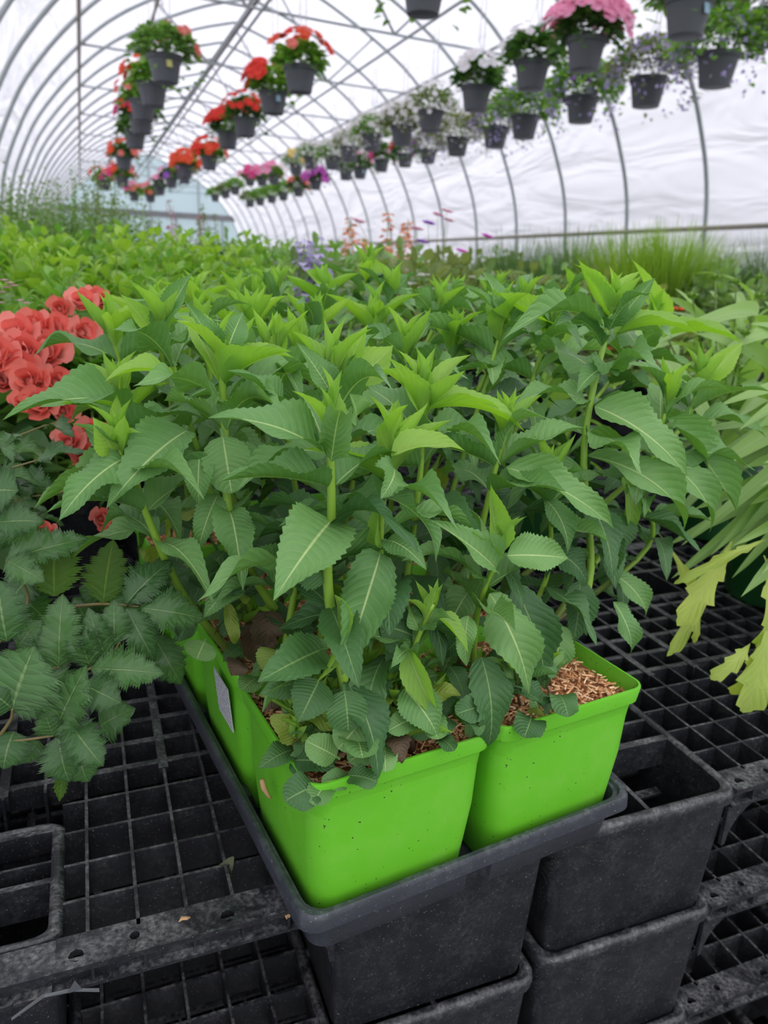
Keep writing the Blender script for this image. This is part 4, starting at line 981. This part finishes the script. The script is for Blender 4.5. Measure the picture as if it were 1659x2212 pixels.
# red row
basket(648, 172, 'begonia', ['coral', 'orange', 'red'], 17, .075, 2, 'grey basket with coral red flowers, nearest of the red row', cdir=(0, -.2, .5))
basket(590, 222, 'begonia', ['red'], 12, .10, 2, 'grey basket with a ball of red flowers and a pale blue tag', tagm=TAGB, cdir=(-.7, 0, .4))
basket(530, 275, 'begonia_dark', ['red'], 20, .062, 2, 'dark foliage basket dotted with red flowers, third of the red row', cdir=(0, -.1, .2))
basket(492, 302, 'begonia_dark', ['red'], 26, .08, 2, 'basket with bright red flowers on the left side, fourth of the red row', cdir=(-.8, 0, .5))
basket(452, 352, 'begonia', ['red', 'orange'], 24, .095, 2, 'basket of orange red flowers in the middle of the red row', Y=13)
basket(402, 370, 'begonia', ['orange'], 30, .11, 2, 'basket solid with orange flowers past the middle of the red row', Y=15.5)
basket(398, 385, 'airy', ['purple', 'mag'], 12, .11, 2, 'basket with purple flowers behind the orange ones', Y=17)
basket(370, 395, 'begonia_dark', ['purple', 'pink'], 12, .10, 2, 'basket with purple and pink flowers near the end of the red row', Y=18.5)
basket(345, 412, 'begonia_dark', ['pink', 'white'], 10, .10, 2, 'basket with pale pink and white flowers at the far end of the red row', Y=20)
# white and pink row
basket(915, -8, 'ivy', None, 0, 0, 5, 'dark basket cut by the top edge of the picture under the roof bars', Y=4.9, z=2.3)
basket(1485, 38, 'ivy', ['pink', 'hot'], 10, .07, 3, 'large grey basket with a blue tag at the top right, nearest of all', tagm=TAGB, cdir=(0, 0, .9))
basket(1264, 118, 'begonia_dark', ['pink'], 110, .072, 3, 'grey basket overflowing with bright pink flowers', cdir=(0, -.2, .45))
basket(1148, 163, 'begonia_dark', ['white'], 18, .05, 3, 'grey basket with a few white flowers beside the pink one', cdir=(0, -.2, .3))
basket(1028, 213, 'begonia_dark', ['white'], 20, .065, 3, 'grey basket with large pale pinkish white flowers, second left of the pink one', cdir=(0, -.2, .4))
basket(930, 262, 'airy', ['white'], 40, .04, 3, 'basket rimmed with small white flowers above the lavender row', cdir=(0, -.1, .2))
for k, (x, y, Y) in enumerate(((868, 293, 9.4), (803, 308, 10.6), (755, 333, 12), (718, 352, 13.5), (672, 352, 15), (640, 366, 16.5))):
    basket(x, y, 'mound' if k != 2 else 'airy', ['white'] if k != 5 else ['yellow'], 14 if k != 5 else 16, .05 if k != 5 else .09, 3,
           ('green airy basket dusted with tiny white flowers in the middle of the long row' if k != 5 else 'basket with yellow flowers far along the middle row'), 'white dusted baskets' if k != 5 else None, Y=Y, sc=1.05, spr='white')
for k, (x, y, c) in enumerate(((592, 388, 'pink'), (566, 392, 'hot'), (540, 392, 'hot'))):
    basket(x, y, 'begonia', [c, 'pink'], 16, .12, 3, ('far basket with dusty pink flowers', 'far basket with hot pink flowers', 'farthest basket with hot pink flowers')[k] + ' in the middle row', Y=18+k*1.2)
for k, (x, y) in enumerate(((508, 412), (487, 420), (465, 428))):
    basket(x, y, 'mound', None, 0, 0, 3, 'small plain green basket near the far end wall', 'plain green far baskets', Y=22+k*1.5)
# lavender row
basket(1548, 152, 'mound', ['lav'], 10, .04, 4, 'grey basket of trailing green leaves with lavender haze, nearest of the right row', spr='lav', sc=1.1)
basket(1655, 60, 'airy', ['lav'], 12, .04, 4, 'lavender basket cut by the right edge of the picture', spr='lav', Y=4.9, sc=1.05)
basket(1398, 200, 'airy', ['lav'], 20, .035, 4, 'lavender flowering basket with a small tag, second of the right row', spr='lav', sc=1.1)
basket(1256, 237, 'mound', ['purple', 'lav'], 22, .035, 4, 'lavender flowering basket below the bright pink one', spr='lav', sc=1.1)
basket(1133, 275, 'mound', ['lav'], 14, .035, 4, 'lavender flowering basket with denser green leaves, below the white ones', spr='lav', sc=1.1)
basket(1070, 297, 'airy', ['lav'], 14, .035, 4, 'lavender flowering basket just left of the dense green one', spr='lav', sc=1.1)
basket(988, 317, 'airy', ['white'], 14, .04, 4, 'basket with thin trailing white sprays in the right row', spr='white', sc=1.05)
basket(925, 338, 'airy', ['purple'], 10, .04, 4, 'basket with faint purple flowers left of the white sprays', spr='lav', Y=11.6)
basket(875, 347, 'begonia_dark', ['red', 'pink'], 8, .10, 4, 'basket with red flowers on top in the right row', Y=12.6)
basket(824, 358, 'begonia_dark', ['hot', 'red'], 10, .12, 4, 'basket with a tall red flower cluster in the right row', Y=13.6)
basket(778, 374, 'begonia_dark', ['pink', 'hot'], 6, .10, 4, 'basket with a few pink flowers and a blue tag in the right row', Y=14.8, tagm=TAGB)
basket(747, 378, 'begonia_dark', ['pink'], 4, .08, 4, 'dark leafy basket beside the blue tagged one in the right row', Y=15.8)
basket(682, 400, 'begonia_dark', ['mag'], 24, .14, 4, 'basket with magenta flowers in the right row', Y=17.5)
basket(645, 415, 'begonia_dark', ['hot', 'coral'], 14, .12, 4, 'basket with crimson flowers left of the magenta one', Y=19)
for k, (x, y) in enumerate(((612, 424), (587, 430), (562, 436), (540, 440))):
    basket(x, y, 'mound', None, 0, 0, 4, 'low plain green basket at the far end of the right row', 'plain green baskets of the right row', Y=20.5+k*1.4)

# ================================================================== PLANTS BEHIND
def topz(me):
    z = sorted(v.co.z for v in me.vertices); return z[int(len(z)*.985)]+.12
def potted(name, P, mesh, label, group, kindpot=BPOT, pz=None, sc=1.0, rot=None, cat='potted plant'):
    root = empty(name, P, label, cat, group); root.scale = (sc,)*3
    obj('nursery_pot', kindpot, root)
    f = obj('foliage', mesh, root, (0, 0, .12), kind='stuff'); f.rotation_euler.z = rot if rot is not None else RND.uniform(0, 6)
    return root
S1 = [tall_bush(200+i, .40, .16, 22, 10, .078, .036, 'x', 'y', up=.5).mesh('foliage', [G['bright'] if i < 2 else G['fresh'], M['stem_green']]) for i in range(3)]
S2 = [tall_bush(210+i, .42, .16, 20, 10, .08, .030, 'x', 'y', up=.2).mesh('foliage', [G['mid'], M['stem_green']]) for i in range(2)]
S3 = [tall_bush(220+i, .60, .30, 46, 16, .045, .024, 'x', 'y', up=.3, tips=(9, .010, .09, .010)).mesh('foliage', [G['mid'], M['stem_green'], G['grey']]) for i in range(2)]
rn = random.Random(77)
# rows of bright leafy plants at the left
ROWN = ('nearest row', 'second row', 'third row', 'fourth row', 'fifth row', 'farthest row')
for row, (Y, py, lo, hi, step, kinds) in enumerate(((1.15, 610, -40, 560, 170, S2+S1[2:]), (1.45, 545, -60, 620, 150, S1), (1.75, 505, -60, 560, 125, S1), (2.15, 500, -40, 640, 120, S1+S2), (2.6, 520, 240, 720, 100, S2), (3.1, 525, 420, 760, 95, S2))):
    x = lo
    while x <= hi:
        top = atY(x+rn.uniform(-15, 15), py+rn.uniform(-14, 14)+(max(0, x-250)*.04), Y); hgt = top.z
        me = rn.choice(kinds); h0 = topz(me)
        bright = me in S1[:2]
        potted('leafy_perennial', (top.x, top.y, 0), me, ('bright yellow-green' if bright else 'mid-green')+f' leafy potted perennial in the {ROWN[row]} of the crowded left side',
               ('bright' if bright else 'mid-green')+f' leafy perennials, {ROWN[row]} at left', sc=max(.6, hgt/h0))
        x += step*rn.uniform(.85, 1.15)
for x, py, Y in ((-30, 405, 3.6), (60, 395, 3.8), (140, 402, 3.5), (205, 430, 3.7), (255, 470, 3.4), (20, 430, 3.1), (110, 425, 3.1), (190, 462, 3.0)):
    top = atY(x, py, Y); potted('tall_fine_leaved_plant', (top.x, top.y, 0), rn.choice(S3), 'tall dark green plant with fine leaves and budding tips at the far left', 'tall fine-leaved plants at far left', sc=top.z/.735)
# flower spikes
def spike_mesh(seed, h, nsp, fmat, leafm, fr=.016, top=.45, wid=.02):
    rn = random.Random(seed); mb = MB()
    for s in range(nsp):
        a = rn.uniform(0, 2*PI); b = Vector((.03*math.cos(a), .03*math.sin(a), 0)); hh = h*rn.uniform(.75, 1); t_ = b*2.4 + Vector((0, 0, hh))
        mb.cur = 1; mb.tube([b, t_], [.003, .0015], 4, False)
        mb.cur = 0
        for k in range(8): bl(mb, b.lerp(t_, rn.uniform(.05, .6)), rdir(rn, -.1, .6), Vector((0, 0, 1)), .06, .02)
        mb.cur = 2
        for k in range(60):
            f = 1-top*rn.random(); a2 = rn.uniform(0, 2*PI); rr = wid*(1.15-(f-(1-top))/top)
            P = b.lerp(t_, f)+Vector((rr*math.cos(a2), rr*math.sin(a2), 0)); d = Vector((math.cos(a2), math.sin(a2), -.3)); bl(mb, P, d, Vector((0, 0, 1)), fr, fr, 2, .1)
    return mb.mesh('foliage', [G['mid'] if leafm is None else leafm, M['stem_green'], fmat])
SPL = spike_mesh(1, .42, 4, F['lavpale'], None, .022, .42, .015); SPP = spike_mesh(2, .5, 4, F['peach'], None, .024, .5, .018); SPG = spike_mesh(3, .5, 4, G['olive'], None, .012, .4, .010); SPD = spike_mesh(4, .5, 3, F['dust'], None, .016, .45, .014)
for x, py, Y, me, lab, gr in ((612, 520, 1.6, SPL, 'lavender-blue flower spikes, left plant of the pair behind the herbs', None), (655, 545, 1.65, SPL, 'lavender-blue flower spikes, right plant of the pair behind the herbs', None), (790, 480, 2.6, SPP, 'peach flower spikes, left plant of the peach pair', None), (838, 465, 2.6, SPP, 'peach flower spikes, right and taller plant of the peach pair', None),
        (232, 370, 3.3, SPG, 'tall pale green flower spires at the far left, nearest the left baskets', None), (335, 470, 3.6, SPG, 'thin olive flower spire in front of the end wall bar', None), (405, 440, 3.8, SPD, 'dusty pink flower spire in front of the far end wall', None), (465, 455, 3.6, SPG, 'olive flower spire right of the dusty pink one', None)):
    top = atY(x, py, Y); potted('flower_spire_plant', (top.x, top.y, 0), me, lab, gr, sc=top.z/topz(me))
# pincushion flowers on thin stalks
proot_p = atY(945, 620, 1.9); proot_p.z = 0
pr = empty('pincushion_flower_plant', proot_p, 'thin-stalked plant with pink and purple pincushion flowers in front of the right wall', 'potted plant'); obj('nursery_pot', BPOT, pr)
for x, y, c in ((900, 496, 'dust'), (925, 484, 'purple'), (946, 466, 'dust'), (965, 458, 'dust'), (968, 478, 'dust'), (912, 524, 'purple'), (1052, 512, 'mag'), (998, 545, 'mag'), (774, 480, 'dust')):
    e = atY(x, y, 1.9); b = proot_p+Vector((0, 0, .12)); st, b0 = branch('stalk', [b, b.lerp(e, .5)+Vector((0, 0, .03)), e], .0012, M['stem_green'], pr, proot_p, 5)
    fo = obj('flower', blossom(F[c], 9, .1, x, .3, 2), st, tuple(e-b0)); fo.scale = (.038, .038, .03); fo.rotation_euler = (.25, .15, 0)
# grasses
def grass_mesh(seed, h, n, mat, spread=.5, w=.0022, curve=.35):
    rn = random.Random(seed); mb = MB()
    for _ in range(n):
        a = rn.uniform(0, 2*PI); rr = .05*math.sqrt(rn.random()); b = Vector((rr*math.cos(a), rr*math.sin(a), 0)); hh = h*rn.uniform(.55, 1.05); sp_ = spread*rn.uniform(.1, 1)
        d = Vector((math.cos(a), math.sin(a), 0)); x = Vector((-math.sin(a+.6), math.cos(a+.6), 0)); n0 = len(mb.v)
        for k in range(5):
            t_ = k/4; c = b + d*(sp_*hh*(t_**1.6)) + Vector((0, 0, hh*(t_-curve*sp_*t_*t_))); ww = w*(1-t_*.9)
            mb.v.append(tuple(c-x*ww)); mb.v.append(tuple(c+x*ww))
        for k in range(4): i = n0+k*2; mb.face((i, i+1, i+3, i+2))
    return mb.mesh('blades', mat)
GR1 = [grass_mesh(1, .46, 1900, G['grass'], .45, .0030), grass_mesh(2, .46, 1900, G['grass'], .5, .0030)]; GR2 = [grass_mesh(3, .5, 1000, G['grass_d'], .5, .0026), grass_mesh(4, .5, 1000, G['grass_d'], .38, .0026)]
def grass(px, py, Y, me, lab, gr=None):
    top = atY(px, py, Y); root = empty('potted_grass', (top.x, top.y, 0), lab, 'potted grass', gr); s = 1.03*top.z/topz(me); root.scale = (s, s, s)
    obj('nursery_pot', BPOT, root); o = obj('blades', me, root, (0, 0, .12), kind='stuff'); o.rotation_euler.z = px % 6
grass(1465, 505, 2.1, GR1[0], 'large bright green grass clump in front of the right wall, right one of the bright pair'); grass(1375, 515, 2.15, GR1[1], 'bright green grass clump, left one of the bright pair by the right wall')
for x, y, Y in ((1120, 520, 2.9), (1190, 535, 2.8), (1255, 510, 2.9), (1060, 560, 3.0), (1545, 540, 2.7), (1620, 550, 2.6), (1310, 545, 3.0), (1690, 520, 2.5)):
    grass(x, y, Y, GR2[x % 2], 'dark green fine grass in the row behind the bright clumps', 'dark fine grasses behind')
# mixed low plants at mid distance
MIXM = [dome(300+i, .17, .22, 330, .05, .022, 0, .1).mesh('foliage', G[g]) for i, g in enumerate(('mid', 'olive', 'grey', 'fresh'))]
MLAB = ('mid green', 'olive green', 'grey green', 'fresh green')
def mound(px, py, Y, k, fl=None, nf=0, fs=.04):
    top = atY(px, py, Y); s = max(.5, top.z/(topz(MIXM[k])-.02)); root = empty('mounded_perennial', (top.x, top.y, 0), None, 'potted plant'); root.scale = (s, s, s); obj('nursery_pot', BPOT, root)
    o = obj('foliage', MIXM[k], root, (0, 0, .1), kind='stuff'); o.rotation_euler.z = px % 5
    tag(root, f'low {MLAB[k]} mounded perennial in the far middle rows' + (f' with {fl} flowers' if fl else ''), None, f'{MLAB[k]} mounds' + (f' with {fl} flowers' if fl else ''))
    rn = random.Random(px)
    names = {'pink': 'pink', 'white': 'white', 'orange': 'orange', 'lilac': 'lav'}
    for _ in range(nf):
        d = rdir(rn, .3, 1); fo = obj('flower', BLO[names[fl]][0], root, (d.x*.17, d.y*.17, .2+d.z*.2)); fo.scale = (fs,)*3
for a in ((700, 545, 2.3, 0, None, 0), (760, 540, 2.4, 3, None, 0), (560, 560, 2.2, 0, 'lilac', 10), (640, 570, 1.6, 2, None, 0), (720, 580, 1.8, 0, None, 0), (820, 555, 2.0, 2, None, 0), (900, 570, 1.7, 1, 'white', 6), (980, 575, 1.8, 1, None, 0), (1050, 590, 1.7, 2, 'white', 7), (880, 550, 2.5, 0, None, 0),
          (950, 552, 3.0, 1, None, 0), (1020, 555, 3.2, 1, None, 0), (1130, 590, 2.0, 1, None, 0), (1200, 590, 2.1, 0, None, 0), (1290, 600, 1.9, 1, None, 0), (1500, 600, 2.0, 2, None, 0), (1580, 600, 1.9, 0, None, 0), (1650, 605, 1.8, 2, None, 0), (1110, 560, 3.6, 1, None, 0), (1230, 565, 3.5, 1, None, 0), (1450, 570, 3.4, 0, None, 0),
          (1560, 575, 3.3, 1, None, 0), (800, 545, 3.6, 0, None, 0), (650, 540, 3.4, 3, None, 0), (1400, 640, 1.5, 1, 'orange', 4), (1320, 640, 1.6, 0, 'orange', 4), (720, 535, 4.5, 1, None, 0), (850, 540, 5.0, 0, None, 0), (960, 545, 5.0, 1, None, 0), (1080, 550, 5, 0, None, 0), (600, 520, 5, 3, None, 0), (500, 515, 5, 0, None, 0), (400, 510, 5.5, 0, None, 0)):
    mound(*a)
# coral flowering plant behind the lobed plant
cp = Vector((-.26, 1.0, 0)); cr_ = empty('coral_flower_plant', cp, 'plant with large ruffled coral red blossoms at the left edge', 'potted plant'); obj('nursery_pot', BPOT, cr_)
cf = obj('foliage', dome(400, .20, .20, 200, .07, .05, 0, .14).mesh('foliage', G['deep']), cr_, kind='stuff')
def big_bloom(seed):
    rn = random.Random(seed); m = MB()
    for i in range(9):
        a = i*2.4; tilt = .15+.75*i/8; R0 = .5*(1-.35*i/8)
        ax = Vector((math.cos(a), math.sin(a), 0)); sd = Vector((-math.sin(a), math.cos(a), 0)); up = Vector((0, 0, 1))
        d = (ax*math.cos(tilt)+up*math.sin(tilt)); nn = (up*math.cos(tilt)-ax*math.sin(tilt)); base = m.verts([(0, 0, .05*i/8)]); rows = []
        for t_, w_ in ((.35, .55), (.7, .95), (.92, .85), (1.02, .45)):
            rows.append(m.verts([d*(R0*t_) + sd*(R0*w_*k*.5) + nn*(R0*(.28*t_*t_ + .10*k*k) + rn.uniform(-.012, .012)) for k in (-1.1, -.55, 0, .55, 1.1)]))
        for k in range(4): m.face((base, rows[0]+k, rows[0]+k+1))
        for r0, r1 in zip(rows[:-1], rows[1:]):
            for k in range(4): m.face((r0+k, r0+k+1, r1+k+1, r1+k))
    return m.mesh('flower', F['salmon' if seed != 2 else 'coral'], True)
CB = [big_bloom(i) for i in range(3)]
rn = random.Random(9)
cl = [(20, 745, .82, .075), (70, 705, .86, .08), (110, 690, .9, .075), (60, 770, .82, .07), (130, 740, .86, .08), (100, 800, .8, .07), (145, 690, .9, .07), (150, 800, .8, .06), (120, 845, .78, .06), (175, 660, .95, .06), (205, 648, .98, .05), (-10, 700, .9, .07),
      (90, 740, .84, .08), (30, 800, .82, .06), (160, 640, 1.0, .05), (200, 935, .74, .05), (150, 960, .72, .05), (180, 990, .72, .045), (215, 1120, .66, .04), (95, 1150, .64, .035), (385, 675, 1.05, .04), (175, 720, .88, .06), (165, 860, .8, .05), (80, 850, .78, .045), (225, 655, .98, .045)]
for i, (x, y, Y, s) in enumerate(cl):
    if y < 870 and x < 170: x, y = x-30, y+28
    e = atY(x, y, Y); fo = obj('flower', CB[i % 3], cr_, tuple(e-cp)); fo.scale = (s*.70,)*3
    fo.rotation_euler = Vector((rn.uniform(-.5, .5), -1, rn.uniform(.2, 1.0))).to_track_quat('Z', 'Y').to_euler()
# small pink sprig at far left edge
sp0 = Vector((-.36, 1.1, 0)); sr = empty('pink_sprig_plant', sp0, 'thin sprig with tiny pale pink flowers at the left edge above the coral ones', 'potted plant'); obj('nursery_pot', BPOT, sr)
e = atY(20, 610, 1.0); st, b0 = branch('stalk', [sp0+Vector((0, 0, .12)), e], .0015, M['stem_green'], sr, sp0, 5)
for x, y in ((8, 606), (20, 612), (30, 618), (5, 632), (42, 650), (55, 656), (0, 655), (14, 622)):
    q = atY(x, y, 1.0); fo = obj('flower', BLO['dust'][0], st, tuple(q-b0)); fo.scale = (.012,)*3
# ================================================================== STRAP-LEAVED PLANTS, RIGHT
def strap_plant(P, label, tips, buds=(), lobed=(), seed=0, nrand=22, hgt=.2, centre=None):
    rn = random.Random(seed); P = Vector(P); root = empty('strap_leaved_plant', P, label, 'potted plant'); obj('nursery_pot', DPOT, root)
    c = P+Vector((0, 0, .145))
    for (x, y, Y, w) in tips:
        e = atY(x, y, Y); b = c+Vector((rn.uniform(-.04, .02), rn.uniform(-.04, .02), rn.uniform(0, .15))); put_leaf(root, b, e, w*1.7, rn.choice(STR), N_CAM, pw=P)
    for _ in range(nrand):
        a = rn.uniform(0, 2*PI); e_ = R(rn.uniform(-35, 65)); L = rn.uniform(.10, .19); b = c+Vector((rn.uniform(-.03, .03), rn.uniform(-.03, .03), rn.uniform(0, hgt*.5)))
        put_leaf(root, b, b+Vector((math.cos(a)*math.cos(e_), math.sin(a)*math.cos(e_), math.sin(e_)))*L, rn.uniform(.018, .032), rn.choice(STR), Vector((0, 0, 1)), pw=P)
    for (x0, y0, Y0, x1, y1, Y1, w, k) in lobed:
        a, e = atY(x0, y0, Y0), atY(x1, y1, Y1); put_leaf(root, a, e, w, LOB[k], N_CAM, pw=P)
    for (x, y, Y) in buds:
        e = atY(x, y, Y); st, b0 = branch('stem', [c, c.lerp(e, .5)+Vector((0, 0, .01)), e], .0022, M['stem_green'], root, P, 6)
        for k in range(7):
            f = .3+.1*k; q = c.lerp(e, f); a = k*2.4; L = .075*(1.15-f); put_leaf(st, q, q+Vector((math.cos(a), math.sin(a), .5)).normalized()*L, .014, STR[k % 3], Vector((0, 0, 1)), pw=b0)
        m = MB()
        for k in range(26):
            d = rdir(random.Random(k), .1, 1); bl(m, Vector((0, 0, 0)), d, Vector((0, 0, 1)), .014, .003, 2, 0)
        m.cur = 1; m.tube([(0, 0, -.003), (0, 0, .002), (0, 0, .006)], [.004, .008, .003], 8)
        obj('flower_bud', m.mesh('flower_bud', [G['grey'], G['bright']]), st, tuple(e-b0))
    return root
strap_plant((.90, .74, 0), 'pale green strap-leaved plant in a dark green pot, drooping over the right pallet',
    [(1595, 930, .52, .014), (1545, 880, .56, .014), (1640, 1050, .5, .014), (1480, 940, .58, .013), (1525, 1020, .55, .018), (1580, 1180, .5, .012), (1630, 930, .54, .016), (1470, 1180, .56, .012), (1600, 1290, .48, .018), (1645, 1240, .47, .02), (1450, 1250, .58, .014), (1500,1100,.60,.013), (1535,1200,.56,.012), (1560,1080,.6,.012), (1600,1150,.56,.014), (1440,1180,.62,.012), (1490,1270,.58,.012), (1620,1090,.55,.014), (1655,1180,.52,.014), (1450,1080,.64,.012), (1540,990,.62,.012), (1605,1010,.58,.014), (1655,960,.56,.014), (1580,1250,.56,.010)],
    lobed=((1580, 1170, .52, 1462, 1352, .50, .030, 0), (1655, 1165, .5, 1455, 1262, .50, .012, 1), (1660, 1330, .47, 1605, 1540, .455, .040, 0), (1620, 1390, .47, 1535, 1468, .46, .018, 1), (1545, 1230, .55, 1440, 1418, .52, .018, 0), (1650, 1200, .49, 1640, 1400, .47, .03, 1),
           (1640, 1380, .47, 1580, 1500, .47, .02, 1), (1420, 1150, .58, 1500, 1390, .54, .014, 1), (1660, 1400, .47, 1650, 1500, .455, .03, 0)), seed=1, nrand=22)
strap_plant((1.02, 1.0, 0), 'strap-leaved plant with spiky round flower buds behind the right edge one', [(1500, 720, .80, .018), (1560, 760, .78, .018), (1600, 830, .75, .02), (1440, 640, .85, .014), (1620, 700, .8, .018), (1380, 760, .8, .014), (1590, 900, .7, .02)],
    buds=((1382, 610, .92), (1495, 640, .84), (1610, 720, .78), (1545, 600, .95), (1640, 640, .9)), seed=2, nrand=30, hgt=.3)
strap_plant((.66, .98, 0), 'strap-leaved plant squeezed between the herb tray and the right edge plants', [(1470, 850, .66, .018), (1440, 780, .7, .018), (1560, 980, .62, .018)], seed=3, nrand=26, hgt=.25)
strap_plant((1.25, 1.2, 0), 'strap-leaved plant farthest right with pale buds', [(1650, 650, 1.0, .02)], buds=((1640, 600, 1.0), (1590, 610, 1.05)), seed=4, nrand=34, hgt=.4)
strap_plant((.84, .55, 0), 'strap-leaved plant just outside the right edge, only leaf tips in view', [(1650, 1000, .5, .018)], seed=5, nrand=18, hgt=.2)
# reddish withered leaf by the dark pot
